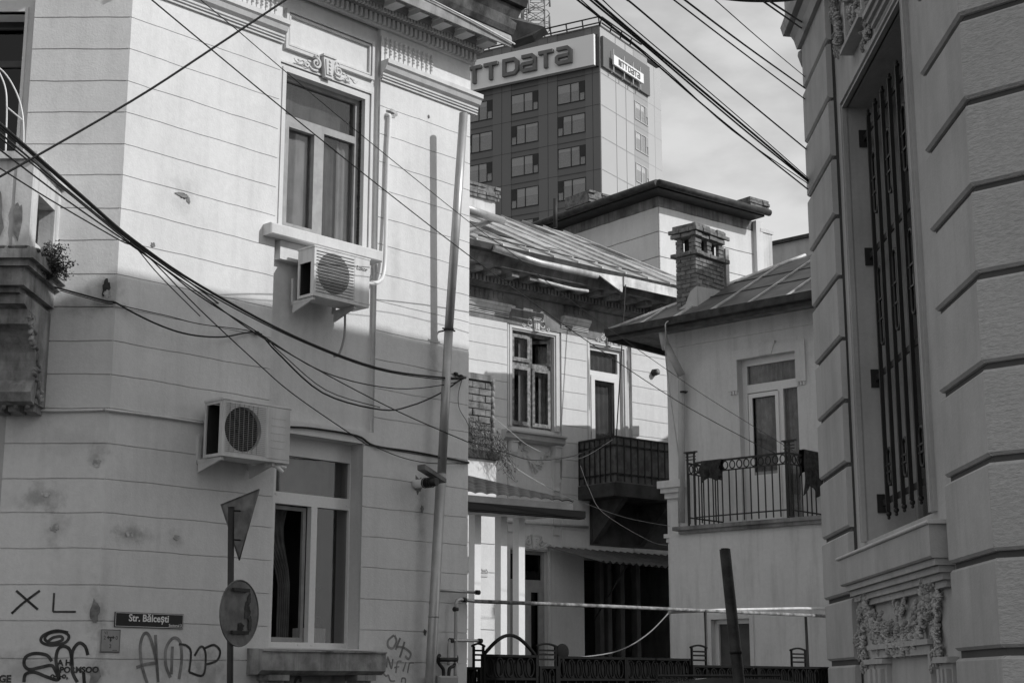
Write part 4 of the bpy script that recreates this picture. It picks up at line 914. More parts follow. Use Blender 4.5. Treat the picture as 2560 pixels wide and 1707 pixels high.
# lintel and hood mouldings over the window
b = MB(); la = A.u(2199,92,oW); lb = la+1.9
for k in range(4): b.box(A, la+.012*k, lb, oW-.01, oW+.10-.022*k, hz1+.20-.035*k-.035, hz1+.20-.035*k)
hu0, hu1 = A.u(2103,140,.02), A.u(2150,100,.02)+.03; hz = A.z(2103,140,.02)
for k in range(3): b.box(A, hu0+.012*k, hu1-.008*k, oW, .03-.015*k, hz+.03*k, hz+.03*k+.029)
b.box(A, hu0+.03, hu0+.07, oW, .0, hz+.09, hz+.55); b.box(A, hu1-.07, hu1-.03, oW, .0, hz+.09, hz+.55)
b.build('hood_moulding', M['stone'], T)
def acanthus(b, W, u, z, ang, L, o0, rd, fat=1.0):
    """one carved leaf: a bent midrib with overlapping side lobes"""
    bend = rd.uniform(-.9,.9); px_, pz_ = u, z; n = 5
    for k in range(n):
        t = k/(n-1); a = ang+bend*t; st = L/n; px_ += cos(a)*st; pz_ += sin(a)*st
        o = o0 + L*.22*fat*(.35+sin(t*pi*.8)); w_ = L*(.20-.11*t); D_ = W.U*cos(a)+Z*sin(a); E_ = W.U*-sin(a)+Z*cos(a)
        b.blob(W.p(px_,o,pz_), [D_*(L*.17), E_*(w_*.55), W.N*(L*.12*fat)], 6, 5)
        if k < n-1:
            for sg in (-1,1):
                aa = a+sg*.85; D2 = W.U*cos(aa)+Z*sin(aa); E2 = W.U*-sin(aa)+Z*cos(aa)
                b.blob(W.p(px_,o-L*.05,pz_)+D2*(w_*.85), [D2*(w_*.85), E2*(w_*.36), W.N*(L*.07*fat)], 6, 4)
def foliate(b, W, pts, n, s, o0, seed, flat=.5):
    """carved leafage, buds and drapery laid along a path of (u,z)"""
    rd = random.Random(seed); P = spline([Vector((a,c,0)) for a,c in pts], 8); m = len(P)
    n = max(6, n//2)
    for i in range(n):
        f = (i+.5)/n*(m-1); j = int(f); p = P[j]; q = P[min(j+1,m-1)]; a0 = math.atan2(q.y-P[max(j-1,0)].y, q.x-P[max(j-1,0)].x)
        u = p.x+rd.gauss(0,s*.35); z = p.y+rd.gauss(0,s*.35)
        acanthus(b, W, u, z, a0+rd.choice((-1,1))*rd.uniform(.3,1.3), s*rd.uniform(1.1,1.9), o0+rd.uniform(0,.03), rd, flat*1.3)
        if i % 2: b.blob(W.p(p.x+rd.gauss(0,s*.3), o0+s*.45*flat, p.y+rd.gauss(0,s*.3)), [W.U*(s*.3),W.N*(s*.35),Z*(s*.3)], 8, 6)
AP = lambda L: [A.at(x, y, oW) for x, y in L]
b = MB(); foliate(b, A, AP([(2092,-20),(2098,30),(2104,80),(2108,110)]), 60, .06, oW, 3, .9)
foliate(b, A, AP([(2112,-20),(2135,10),(2150,50),(2160,20),(2178,0)]), 60, .07, oW, 4, .9); foliate(b, A, AP([(2176,10),(2180,50),(2176,90)]), 36, .055, oW, 5, .9)
foliate(b, A, AP([(2120,-40),(2200,-60)]), 40, .09, oW, 6, .9)
b.build('carved_ornament', M['orn'], T)
# window inside the recess
wn = frame(A, [(h0,h1,hz0,hz1,(h0+.07,h1-.07,hz0+.07,hz1-.07))], [(h0+.07,h1-.07,hz0+1.62,hz0+1.70),((h0+h1)/2-.05,(h0+h1)/2+.05,hz0+.07,hz0+1.62)], -.44, -.38, 'wood', T)
glaze(A, [(h0+.07,h1-.07,hz0+.07,hz1-.07)], -.41, wn, 'glass'); lining(A, h0, h1, hz0, hz1, -.5, .9, wn, 'dark')
drape(A, h0+.1, h0+.62, hz0, hz0+1.6, -.6, wn, 'curtain', .02, 6)
b = MB(); b.slab(A, h0, h1, hz0, hz1, -.5, -.44, [(h0+.04,h1-.04,hz0+.04,hz1-.04)]); b.build('window_reveal', M['stone'], wn)
# grille
og = -.17; g1, g6 = A.u(2178,318,og), A.u(2270,165,og); sp = (g6-g1)/5
gr = thing('window_grille', A.p(g1,og,hz0), 'black wrought iron grille with ball tips over the window of the grey building', 'window grille')
zr_ = [A.z(2178,318,og), A.z(2190,623,og), A.z(2205,933,og), A.z(2222,1250,og)]; zt, zb = A.z(2178,290,og), A.z(2231,1276,og)
for z in zr_:
    b = MB(); b.box(A, h0+.0, h1-.01, og-.006, og+.006, z-.019, z+.019); b.box(A, h0+.0, h0+.012, og-.035, og+.035, z-.06, z+.06); b.build('rail', M['black'], gr)
i = 0
while g1+i*sp < h1-.02:
    u = g1+i*sp; b = MB(); b.box(A, u-.012, u+.012, og+.006, og+.030, zb, zt)
    for z, s in ((zt,1),(zb,-1)): b.blob(A.p(u,og+.015,z+s*.016), [A.U*.018,A.N*.018,Z*.018]); b.blob(A.p(u,og+.015,z+s*.04), [A.U*.011,A.N*.011,Z*.012])
    b.build('bar', M['black'], gr)
    if i % 2 == 0 and g1+(i+1)*sp < h1-.05:
        for (za, zc_) in ((zr_[3]+.12,zr_[2]-.55),(zr_[2]+.2,zr_[1]-.2),(zr_[1]+.25,zr_[0]-.25)):
            b = MB(); c = u+sp/2; w_ = sp*.26; pts = [A.p(c+w_*cos(t),og+.015,zc_+.04*sin(t)) for t in [pi*k/8 for k in range(9)]]+[A.p(c+w_*cos(t),og+.015,za+.04*sin(t)) for t in [pi+pi*k/8 for k in range(9)]]
            b.tube(pts+[pts[0]], .011, 5, cap=False)
            for tt in (.3,.6): b.box(A, u, u+sp, og+.008, og+.022, za+(zc_-za)*tt-.006, za+(zc_-za)*tt+.006)
            b.build('grille_loop', M['black'], gr)
    i += 1
# sill, cornice below, carved panel
s0_, s1_ = A.u(2090,1386,.08), A.u(2318,1300,.08); zsT = A.z(2318,1298,.08); zsB = A.z(2329,1392,.07)
b = MB(); b.bbox(A, s0_-.01, s1_+.01, -.5, .085, zsT-.02, zsT, .006); b.build('window_sill', M['trim'], T)
b = MB(); b.prof(A, s0_+.04, s1_-.015, [(-.06,zsT-.021),(.07,zsT-.021),(.07,zsB+.01),(.06,zsB),(-.06,zsB)])
for k in range(4): b.box(A, s0_+.10+.02*k, s1_-.03-.02*k, -.06, .045-.022*k, zsB-.035*(k+1), zsB-.035*k-.001)
b.build('sill_cornice', M['stone'], T)
zc_ = zsB-.14; ul, ur = A.u(2152,1500,-.03), A.u(2368,1450,-.03)
b = MB()
for pts_, n_, s_, sd_, fl_ in (
    ([(2160,1478),(2162,1540),(2166,1600),(2172,1650)], 70, .055, 11, .8),
    ([(2352,1436),(2354,1500),(2352,1570),(2358,1640)], 80, .055, 12, .8),
    ([(2182,1480),(2190,1530),(2215,1575),(2255,1598),(2295,1580),(2322,1530),(2335,1470)], 190, .065, 13, .9),
    ([(2195,1550),(2225,1590),(2262,1606),(2300,1590)], 60, .055, 16, 1.1),
    ([(2238,1482),(2252,1510),(2258,1530),(2268,1500),(2278,1478)], 44, .045, 14, .7),
    ): b = MB(); foliate(b, A, AP(pts_), n_, s_, oW, sd_, fl_); b.build('carved_swag', M['orn'], T)
b = MB(); pu0, pu1 = A.u(2200,1650,oW), A.u(2338,1640,oW); zpt = A.z(2262,1618,oW); b.slab(A, pu0-.05, pu1+.05, .2, zpt, oW-.01, oW+.04, [(pu0,pu1,.1,zpt-.05)]); b.box(A, pu0-.09, pu1+.09, oW-.01, oW+.06, zpt+.001, zpt+.03)
b.build('panel_frame', M['stone'], T)
for x0, x1, zb9 in ((A.u(2168,1662,-.02), A.u(2212,1662,-.02), A.z(2190,1659,-.02)), (A.u(2343,1656,-.02), A.u(2376,1656,-.02), A.z(2360,1656,-.02))):
    b = MB(); b.box(A, x0-.02, x1+.02, oW, .0, zb9, zb9+.03); b.box(A, x0, x1, oW, -.03, zb9-.9, zb9-.001)
    for k in range(3): b.box(A, x0+(x1-x0)*(.12+.3*k), x0+(x1-x0)*(.28+.3*k), -.03, -.005, zb9-.22, zb9-.03)
    b.build('panel_bracket', M['stone'], T)
b = MB(); zz = A.z(1985,27,.12); b.prof(A, uF0-.10, uF1+1.2, [(-.1,zz),(.12,zz+.02),(.14,zz+.09),(.10,zz+.12),(.10,zz+.5),(-.1,zz+.5)]); b.prof(A, uF0-.03, uF1+1.2, [(-.1,zz-.12),(.03,zz-.12),(.05,zz-.05),(.08,zz-.001),(-.1,zz-.001)])
b.build('cornice', M['stone'], T)
t = thing('wall_lamp', pt(2004,140,11.4), 'small hooded lamp on the far edge of the grey rusticated building', 'lamp')
b = MB(); c = pt(2006,125,11.45); b.tube([c, c-Z*.02, c-Z*.05, pt(2008,168,11.45)], .03, 12, rr=[.01,.035,.04,.012]); b.build('shade', M['plate'], t)
b = MB(); b.tube([c, c+Vector((.08,0,0))], .012, 6); b.build('arm', M['iron'], t)
tag(MB().tube(spline([pt(2000,30,11.4),pt(1999,55,11.4),pt(2006,78,11.4)]), .006, 5).build('cable_loop', M['cable']), 'short loop of cable hanging below the grey cornice', 'cable')

# ================================================================== brick helpers
def bricks(bb, W, u0, u1, o, z0, z1, seed=0, th=.05, bh=.066, bl=.24, miss=.04, jit=.008, side=False):
    """courses of single bricks on a face; side=True puts them on the u=u1 face running along o"""
    rd = random.Random(seed); z = z0; k = 0
    while z < z1-bh*.6:
        x = u0 + (-bl/2 if k % 2 else 0)
        while x < u1-.02:
            a, c = max(x, u0), min(x+bl-.01, u1)
            if c-a > .02 and rd.random() > miss:
                j = rd.uniform(-jit, jit); zz = min(z+bh, z1)
                if side: bb.bbox(Wall_side(W, o), a, c, -th, j, z+rd.uniform(0,.003), zz, .005)
                else: bb.bbox(W, a, c, o-th, o+j, z+rd.uniform(0,.003), zz, .005)
            x += bl
        z += bh+.011; k += 1
def Wall_side(W, u1):
    """wall on the u=u1 end of W, its u running away from the viewer"""
    w = Wall(0,0,0); w.O = W.O+W.U*u1; w.U = -W.N; w.N = W.U; return w
def chimney(name, W, u0, u1, o0, o1, z0, z1, parent, seed=1, capn=3, m='brickd', rendered=False):
    core = MB(); core.box(W, u0+.012, u1-.012, o0, o1-.012, z0, z1); c = core.build(name, M['oldwhite'] if rendered else M['mortar'], parent)
    b = MB(); S_ = Wall_side(W, 0)
    zb_ = z1-.5 if rendered else z0
    if not rendered: bricks(b, W, u0, u1, o1, zb_, z1, seed); bricks(b, W, -o1, -o0, u1, zb_, z1, seed+1, side=True)
    for k in range(capn):
        e = .05+.02*(k % 2); zz = z1-.08*capn+.08*k
        bricks(b, W, u0-e, u1+e, o1+e, zz, zz+.07, seed+5+k, miss=.1, jit=.02); bricks(b, W, -o1-e, -o0+e, u1+e, zz, zz+.07, seed+9+k, side=True, miss=.1, jit=.02)
    b.box(W, u0-.03, u1+.03, o0, o1+.03, z1-.08*capn, z1+.0)
    b.build('brickwork', M[m], c); return c

# ================================================================== COURTYARD HOUSE (middle)
H = Wall(-.0137*27.5, 27.5, 50)
TH = thing('courtyard_house', (H.O.x, H.O.y, 0), 'weathered two storey house in the yard with a crumbling cornice and a tin roof', 'building')
zE = H.z(1430,668,.75)                                # eaves line
ub, ue = -3.2, 5.2
p1a, p1b = H.u(1180,900), H.u(1268,900)               # first pier
b1a, b1b = p1b, H.u(1404,950)                         # bay 1
p2b = H.u(1468,950); b2b = H.u(1580,980)
w1 = (H.u(1279,950,-.05), H.u(1384,950,-.05), H.z(1290,1066,-.05), H.z(1290,826,-.05))
w2 = (H.u(1474,1000,-.05), H.u(1556,1000,-.05), H.z(1500,1112,-.05), H.z(1500,868,-.05))
g1w = (H.u(1274,1500,-.05), H.u(1368,1500,-.05), H.z(1300,1700,-.05)-1.2, H.z(1300,1374,-.05))
vz1 = H.z(1475,1395); void_ = (H.u(1462,1500), ue-.3, 0, vz1)
b = MB(); b.slab(H, ub, ue, 0, zE, -.4, -.055, [w1, w2, g1w, void_])
b.slab(H, ub, ue-.001, 0, zE-.3, -.055, -.014, [(b1a,b1b,H.z(1340,1190),99),(p2b,b2b,H.z(1500,1118),99),(g1w[0]-.08,g1w[1]+.08,0,g1w[3]+.05),void_])
ch = stepH = (H.z(1183,810)-H.z(1183,942))/3
z0h = H.z(1183,810); zh = [z0h-ch*k for k in range(20,-2,-1)]; zh = [z for z in zh if z > .3]
for a, c in ((ub,p1b),(b1b,p2b),(b2b,ue-.002)): b.courses(H, a, c, [z for z in zh if z > vz1+.02 or c < void_[0]+.1], -.03, 0, .012, [void_, g1w], bev=.003)
b.build('wall', M['white'], TH)
b = MB(); b.box(H, ub, ub+.3, -8, -.4, 0, zE); b.box(H, ue-.3, ue, -8, -.4, 0, zE); b.box(H, ub, ue, -8.3, -8, 0, zE+1); b.build('rear_wall', M['oldwhite'], TH)
# dark passage
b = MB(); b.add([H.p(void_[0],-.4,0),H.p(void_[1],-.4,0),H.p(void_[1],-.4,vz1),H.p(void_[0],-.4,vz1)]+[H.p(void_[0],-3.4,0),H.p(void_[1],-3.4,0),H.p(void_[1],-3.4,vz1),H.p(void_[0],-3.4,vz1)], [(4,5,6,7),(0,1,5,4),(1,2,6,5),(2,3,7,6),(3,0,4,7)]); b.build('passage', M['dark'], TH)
for px_ in (1500,1520,1552,1592):
    x = H.u(px_,1500,-.2); MB().box(H, x, x+.10, -.35, -.2, 0, vz1).build('passage_post', M['mid'], TH)
# big sooty cornice
b = MB(); zf = H.z(1183,720,.05)                      # bottom of soffit zone at the wall
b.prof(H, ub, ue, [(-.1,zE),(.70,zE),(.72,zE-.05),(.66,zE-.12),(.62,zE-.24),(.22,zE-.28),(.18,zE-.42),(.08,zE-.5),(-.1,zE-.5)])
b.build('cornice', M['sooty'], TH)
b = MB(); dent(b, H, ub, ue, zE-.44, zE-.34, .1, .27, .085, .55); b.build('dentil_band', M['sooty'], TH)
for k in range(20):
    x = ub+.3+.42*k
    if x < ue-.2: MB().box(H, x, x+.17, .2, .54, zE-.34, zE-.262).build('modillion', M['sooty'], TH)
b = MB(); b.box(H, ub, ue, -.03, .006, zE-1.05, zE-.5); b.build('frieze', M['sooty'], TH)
for x0, x1 in ((ub,p1b+.02),(b1b-.02,p2b+.02),(b2b-.02,ue)): b = MB(); mould(b, H, x0, x1, H.z(1183,748), .22, .12); b.build('string_course', M['oldwhite'], TH)
for x0, x1 in ((p1a-.1,p1b-.05),(b1b+.03,p2b-.03),(b2b+.03,b2b+.6)): flutes(H, x0, x1, max(4,int((x1-x0)/.1)), H.z(1183,702), H.z(1183,735), .008, TH, 'sooty')
def relief(W, u0, u1, z0, z1, o, parent, m='trim', name='wall_panel'):
    b = MB()
    for d, h, e in ((0,.03,.03),(.05,.02,.015)): b.slab(W, u0+d, u1-d, z0+d, z1-d, o-.01, o+e, [(u0+d+h,u1-d-h,z0+d+h,z1-d-h)])
    return b.build(name, M[m], parent)
pA = H.z(1290,735,-.05); relief(H, b1a+.05, b1b-.05, H.z(1290,790,-.05), pA, -.055, TH, 'oldwhite'); relief(H, p2b+.05, b2b-.05, H.z(1290,790,-.05), pA, -.055, TH, 'oldwhite')
# bright rim where flashing has come off
b = MB(); b.tube(spline([pt(1287,762,28.6),pt(1330,777,28.9),pt(1390,788,29.3),pt(1400,785,29.3)],4), .012, 5); b.build('loose_flashing', M['pvc'], TH)
b = MB(); b.tube(spline([H.p(H.u(x,y,.74),.74,H.z(x,y,.74)) for x,y in ((1345,700),(1390,712),(1430,722),(1470,728))],4), .03, 6); b.build('loose_flashing', M['oldwhite'], TH)
# window 1 (old casement, one upper leaf open)
def surround(W, w_, parent, o=-.055):
    b = MB()
    for d, wd, e in ((.03,.05,.05),(.0,.03,.025),(.09,.03,.04)): b.slab(W, w_[0]-d-wd, w_[1]+d+wd, w_[2], w_[3]+d+wd, o-.01, o+e, [(w_[0]-d,w_[1]+d,w_[2]-1,w_[3]+d)])
    return b.build('window_surround', M['trim'], parent)
for w_ in (w1, w2): surround(H, w_, TH)
surround(H, g1w, TH, -.055)
cartouche(H, H.u(1340,812), H.z(1340,812), .26, -.02, TH); cartouche(H, H.u(1522,848), H.z(1522,848), .26, -.02, TH); cartouche(H, H.u(1337,1355,0), H.z(1337,1355,0), .26, -.02, TH)
u0,u1,z0,z1 = w1; um = (u0+u1)/2; ztr = H.z(1300,908,-.05)
wn = frame(H, [(u0,u1,z0,z1,(u0+.05,u1-.05,z0+.05,z1-.05))], [(u0+.05,u1-.05,ztr-.05,ztr+.05),(um-.05,um+.05,z0+.05,z1-.05)], -.2, -.13, 'oldwood', TH,
  extra=lambda b: [b.slab(H, a, c, d, e, -.125, -.095, [(a+.06,c-.06,d+.07,e-.06)]) for a,c,d,e in ((u0+.04,um-.03,z0+.05,ztr-.04),(um+.03,u1-.04,z0+.05,ztr-.04),(u0+.04,um-.03,ztr+.05,z1-.05))])
glaze(H, [(u0+.05,um-.05,z0+.05,ztr-.05),(um+.05,u1-.05,z0+.05,ztr-.05),(u0+.05,um-.05,ztr+.05,z1-.05)], -.11, wn); lining(H, u0, u1, z0, z1, -.4, 1.2, wn, 'dark')
leafW = Wall(0,0,0); q_ = H.p(u1-.04,-.09,0); leafW.O = q_; aa = R(50-128); leafW.U = Vector((sin(aa),cos(aa),0)); leafW.N = Vector((cos(aa),-sin(aa),0))
b = MB(); b.slab(leafW, 0, .42, ztr+.04, z1-.06, -.02, .02, [(.06,.36,ztr+.10,z1-.12)]); b.build('open_leaf', M['oldwood'], wn)
MB().box(leafW, .06, .36, -.004, .002, ztr+.10, z1-.12).build('pane', M['glass'], wn)
drape(H, u0+.30, um-.04, z0+.06, z1-.1, -.215, wn, 'curtain', .008, 2); drape(H, um+.28, u1-.03, z0+.06, ztr, -.215, wn, 'sheer2', .008, 3)
b = MB(); b.slab(H, u0, u1, z0, z1, -.4, -.2, [(u0+.02,u1-.02,z0+.02,z1-.02)]); b.build('window_reveal', M['oldwood'], wn)
sa, sb_ = H.u(1268,1070,.16), H.u(1417,1085,.16); szt = H.z(1268,1069,.16)
b = MB(); b.prof(H, sa, sb_, [(-.1,szt),(.18,szt-.02),(.18,szt-.05),(.13,szt-.07),(.12,szt-.15),(.04,szt-.2),(-.1,szt-.2)]); b.build('window_sill', M['stone'], TH)
for px_ in (1288,1397):
    x = H.u(px_,1100,.1); b = MB(); zt_ = szt-.2; b.box(H, x-.08, x+.08, -.055, .12, zt_-.02, zt_); b.prof(H, x-.07, x+.07, [(-.055,zt_-.021),(.10,zt_-.021),(.10,zt_-.2),(.05,zt_-.3),(.03,zt_-.75),(.05,zt_-.82),(-.055,zt_-.82)])
    b.build('sill_bracket', M['trim'], TH)
b = MB(); xa, xb = H.u(1290,1110), H.u(1395,1110); zq = H.z(1300,1110)
foliate(b, H, [(xa+.1,zq),(xa+.35,zq-.28),((xa+xb)/2,zq-.36),(xb-.35,zq-.25),(xb-.1,zq)], 60, .07, -.055, 21, .5); b.build('carved_swag', M['trim'], TH)
# relief panels of the lower storey
relief(H, H.u(1292,1200,-.05), H.u(1380,1200,-.05), H.z(1300,1345,-.05), H.z(1300,1185,-.05), -.055, TH, 'trim')
b = MB()
for px_ in (1277,1392): x = H.u(px_,1250); b.box(H, x-.08, x+.06, -.055, .02, H.z(1300,1330), H.z(1300,1196)); b.box(H, x-.10, x+.08, -.055, .035, H.z(1300,1196), H.z(1300,1190))
b.build('pilaster_strip', M['trim'], TH)
# balcony door 2
u0,u1,z0,z1 = w2; z0 = H.z(1500,1118,-.05); tz = H.z(1490,935,-.1)
wn = frame(H, [(u0,u1,z0,z1,(u0+.06,u1-.08,z0+.06,z1-.07))], [(u0+.06,u1-.08,tz-.07,tz+.06)], -.16, -.09, 'pvc', TH, 'balcony_door',
  extra=lambda b: b.slab(H, u0+.07, u1-.1, z0+.04, tz-.03, -.09, -.07, [(u0+.16,u1-.19,z0+.1,tz-.12)]))
glaze(H, [(u0+.06,u1-.08,tz+.06,z1-.07),(u0+.1,u1-.15,z0+.06,tz-.07)], -.125, wn); lining(H, u0, u1, z0, z1, -.4, 1.2, wn, 'mid')
drape(H, u0+.05, u1-.05, z0+.05, z1-.06, -.19, wn, 'sheer', .01, 6)
b = MB(); b.slab(H, u0, u1, z0, z1, -.4, -.16, [(u0+.02,u1-.02,z0+.02,z1-.02)]); b.build('door_reveal', M['plate'], wn)
for s_, (px_, py_, rx, rz_) in enumerate(((1569,905,.035,.42),(1571,960,.02,.3),(1470,960,.012,.5))): jagged(H, H.u(px_,py_,-.03), H.z(px_,py_), rx, rz_, .0, TH, 'sooty', 'crumbled_edge', n=30, seed=50+s_)
# ground floor window
u0,u1,z0,z1 = g1w; tz = H.z(1340,1457,-.05)
wn = frame(H, [(u0,u1,z0,z1,(u0+.06,u1-.06,z0+.06,z1-.06))], [(u0+.06,u1-.06,tz-.06,tz+.06)], -.2, -.13, 'wood', TH,
  extra=lambda b: [b.slab(H, a, c, z0+.05, tz-.06, -.13, -.10, [(a+.10,c-.10,z0+.15,tz-.16)]) for a, c in ((u0+.06,(u0+u1)/2),((u0+u1)/2+.001,u1-.06))])
glaze(H, [(u0+.06,u1-.06,z0+.06,z1-.06)], -.165, wn, 'tinted'); lining(H, u0, u1, z0, z1, -.4, 1.2, wn, 'dark')
MB().box(H, H.u(1475,1300), ue, -.01, .008, vz1+.25, zE*0+H.z(1537,1205,.95)+.3).build('soot_stain', M['soot'], TH)  # dark patch painting the deep shade on the wall under the balcony
# lower string course with a pipe along it
b = MB(); b.tube([H.p(H.u(1262,1303,.05),.05,H.z(1262,1303)), H.p(H.u(1470,1318,.05),.05,H.z(1470,1318))], .025, 8); tag(b.build('wall_pipe', M['stone']), 'thin grey pipe along the courtyard house above its ground floor window', 'pipe')
# round wall lamp
t = thing('round_wall_lamp', H.p(H.u(1641,930),0,H.z(1641,930)), 'small round bulkhead lamp on the bare upper wall of the courtyard house', 'lamp')
c = H.p(H.u(1641,930,.08),0,H.z(1641,930,.08)); b = MB(); b.tube([c, c+H.N*.12], .06, 18, rr=[.07,.06]); b.build('housing', M['iron'], t)
b = MB(); b.blob(c+H.N*.12, [H.U*.045,H.N*.03,Z*.045], 14, 8); b.build('lens', M['plate'], t)
# gutter and roof
b = MB(); b.prof(H, ub, ue+.1, [(.72,zE-.06),(.86,zE-.05),(.88,zE+.06),(.86,zE+.06),(.84,zE-.03),(.74,zE-.03),(.72,zE+.05)]); b.build('gutter', M['roofd'], TH)
b = MB(); ga, gb_ = H.u(1235,640,.9), H.u(1490,705,.9); b.tube([H.p(ga,.88,zE-.02), H.p(ga+1.0,.95,zE-.13), H.p(gb_,.93,zE-.12)], .06, 12); b.build('sagging_gutter', M['roofp'], TH)
b = MB(); b.prism([H.p(H.u(1490,703,.9),.9,zE-.05), H.p(H.u(1556,730,.9),.9,zE-.32), H.p(H.u(1560,712,.9),.9,zE-.02)], H.N*-.03); b.prof(H, H.u(1558,720,.9), ue+.1, [(.9,zE-.2),(.93,zE-.2),(.93,zE-.02),(.9,zE-.02)]); b.build('bent_flashing', M['roofp'], TH)
rO = -3.6; zR = H.z(1300,553,rO)
def roofpt(u, t): return H.p(u, .82+(rO-.82)*t, zE+.08+(zR-zE-.08)*t)
b = MB(); uL, uR_ = ub-.2, ue+.2; n = 26
b.prism([roofpt(uL,0),roofpt(uR_,0),roofpt(uR_,1),roofpt(uL,1)], Z*-.05)
b.build('tin_roof', M['roofm'], TH)
rd = random.Random(4)
for k in range(15):
    x = uL+.6*k
    b = MB(); b.prism([roofpt(x,0)+Z*.004, roofpt(x+.025,0)+Z*.004, roofpt(x+.025,1)+Z*.004, roofpt(x,1)+Z*.004], Z*.035); b.build('standing_seam', M['roofp'], TH)
for k in range(26):
    x = uL+.6*rd.randrange(14)+.03; t0_ = rd.choice((0,.25,.5,.75)); b = MB(); th_ = .004+.001*k
    b.prism([roofpt(x,t0_+.005)+Z*th_,roofpt(x+.56,t0_+.005)+Z*th_,roofpt(x+.56,t0_+.245)+Z*th_,roofpt(x,t0_+.245)+Z*th_], Z*.003); b.build('tin_sheet', M[rd.choice(['roofp','roofp','roofm','roofd'])], TH)
b = MB(); b.prism([roofpt(uL,1),roofpt(uR_,1),H.p(uR_,rO-4,zE),H.p(uL,rO-4,zE)], Z*-.05); b.build('tin_roof', M['roofm'], TH)
for k in range(7):
    x0 = H.u(1200+60*k,620+14*k,.6); b = MB(); b.tube([roofpt(x0,.06)+Z*.05, roofpt(x0+.55,.065)+Z*.05], .012, 5); b.build('snow_guard', M['roofd'], TH)
# pipes lying on the roof, vents, chimneys
tag(MB().tube([pt(1160,521,24.5), pt(1256,552,29)], .075, 14).build('roof_pipe', M['zinc']), 'fat pale zinc pipe lying across the tin roof beside the townhouse', 'pipe')
tag(MB().tube([pt(1160,580,26), pt(1232,548,28.6)], .05, 10).build('roof_pipe', M['acg']), 'thinner grey strut under the fat zinc pipe on the roof', 'pipe')
tag(MB().tube([pt(1388,570,32), pt(1388,497,32)], .045, 12).build('vent_pipe', M['iron']), 'thin dark vent pipe standing on the tin roof before the tower', 'vent pipe')
c = pt(1240,560,32); CW = Wall(c.x, c.y, 50)
zt_ = pt(1240,470,32).z; chimney('chimney', CW, -1.2, 0, -.6, 0, c.z-.8, zt_, TH, 3, 4, 'brickd', True)

# clad balcony
o_ = .95; uc = H.u(1537,1088,o_); zbt = H.z(1537,1090,o_); zbb = H.z(1537,1205,o_); zfl = zbb-.12
t = thing('clad_balcony', H.p(uc,0,zbb), 'dark sheet clad balcony with vertical bars hanging on the courtyard house', 'balcony')
MB().box(H, uc, ue, o_-.03, o_, zbb, zbt-.02).build('sheet_cladding', M['signback'], t); MB().box(H, uc, uc+.03, 0.01, o_-.031, zbb, zbt-.02).build('sheet_cladding', M['signback'], t)
b = MB(); b.box(H, uc-.02, ue, o_-.04, o_+.03, zbt-.02, zbt+.01); b.box(H, uc-.03, uc+.04, 0, o_-.04, zbt-.021, zbt+.011)
for z in (zbt-.16, zbb+.16): b.box(H, uc-.02, ue, o_, o_+.025, z-.015, z+.015); b.box(H, uc-.03, uc, 0.0, o_, z-.016, z+.016)
b.build('rail', M['black'], t)
for k in range(20):
    x = uc+.02+.175*k
    if x < ue-.1: MB().box(H, x-.011, x+.011, o_+.0255, o_+.045, zbb+.02, zbt-.021).build('bar', M['black'], t)
for k in range(7): x = .02+.14*k; MB().box(H, uc-.05, uc-.031, x, x+.02, zbb+.02, zbt-.022).build('bar', M['black'], t)
b = MB(); b.box(H, uc-.05, ue, 0.0, o_+.02, zfl-.12, zbb-.0); b.build('floor_slab', M['soot'], t)  # slab and brackets get a dark colour standing for deep shade
for x in (uc+.3, uc+1.5):
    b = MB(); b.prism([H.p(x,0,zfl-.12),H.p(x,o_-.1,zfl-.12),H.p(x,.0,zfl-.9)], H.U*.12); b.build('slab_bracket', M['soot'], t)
tag(MB().tube([H.p(H.u(1539,1088,o_),o_+.02,zbt), H.p(H.u(1559,711,o_),o_+.05,H.z(1559,711,o_+.05))], .012, 6).build('antenna_rod', M['iron']), 'thin dark rod rising from the clad balcony corner to the eaves', 'rod')
# corrugated awning
def sheet(name, F, ns, nt_, m, parent=None):
    b = MB(); vs = [F(i/ns, j/nt_) for j in range(nt_+1) for i in range(ns+1)]; fs = [(j*(ns+1)+i, j*(ns+1)+i+1, (j+1)*(ns+1)+i+1, (j+1)*(ns+1)+i) for j in range(nt_) for i in range(ns)]
    lo = [v-Z*.006 for v in vs]; nV = len(vs); b.add(vs+lo, fs+[tuple(k+nV for k in f[::-1]) for f in fs], True); return b.build(name, M[m], parent)
ua, ub_ = H.u(1366,1366,0)+0, H.u(1690,1390,0)+.6; zaw = H.z(1366,1364,0)
t = thing('corrugated_awning', H.p((ua+ub_)/2,0,zaw), 'sagging corrugated tin awning over the dark passage', 'awning')
sheet('corrugated_sheet', lambda s, q: H.p(ua+.35*q+(ub_-ua-.35*q)*s, .02+1.05*q, zaw-.02-.30*q+.022*sin(s*2*pi*22)-.05*s*q), 180, 6, 'tile', t)
b = MB(); b.tube([H.p(ua+1.1,.05,zaw-1.3), H.p(ua+1.1,.95,zaw-.33)], .015, 6); b.tube([H.p(ua+.5,.95,zaw-.33), H.p(ub_,.95,zaw-.34)], .015, 6); b.build('awning_frame', M['black'], t)

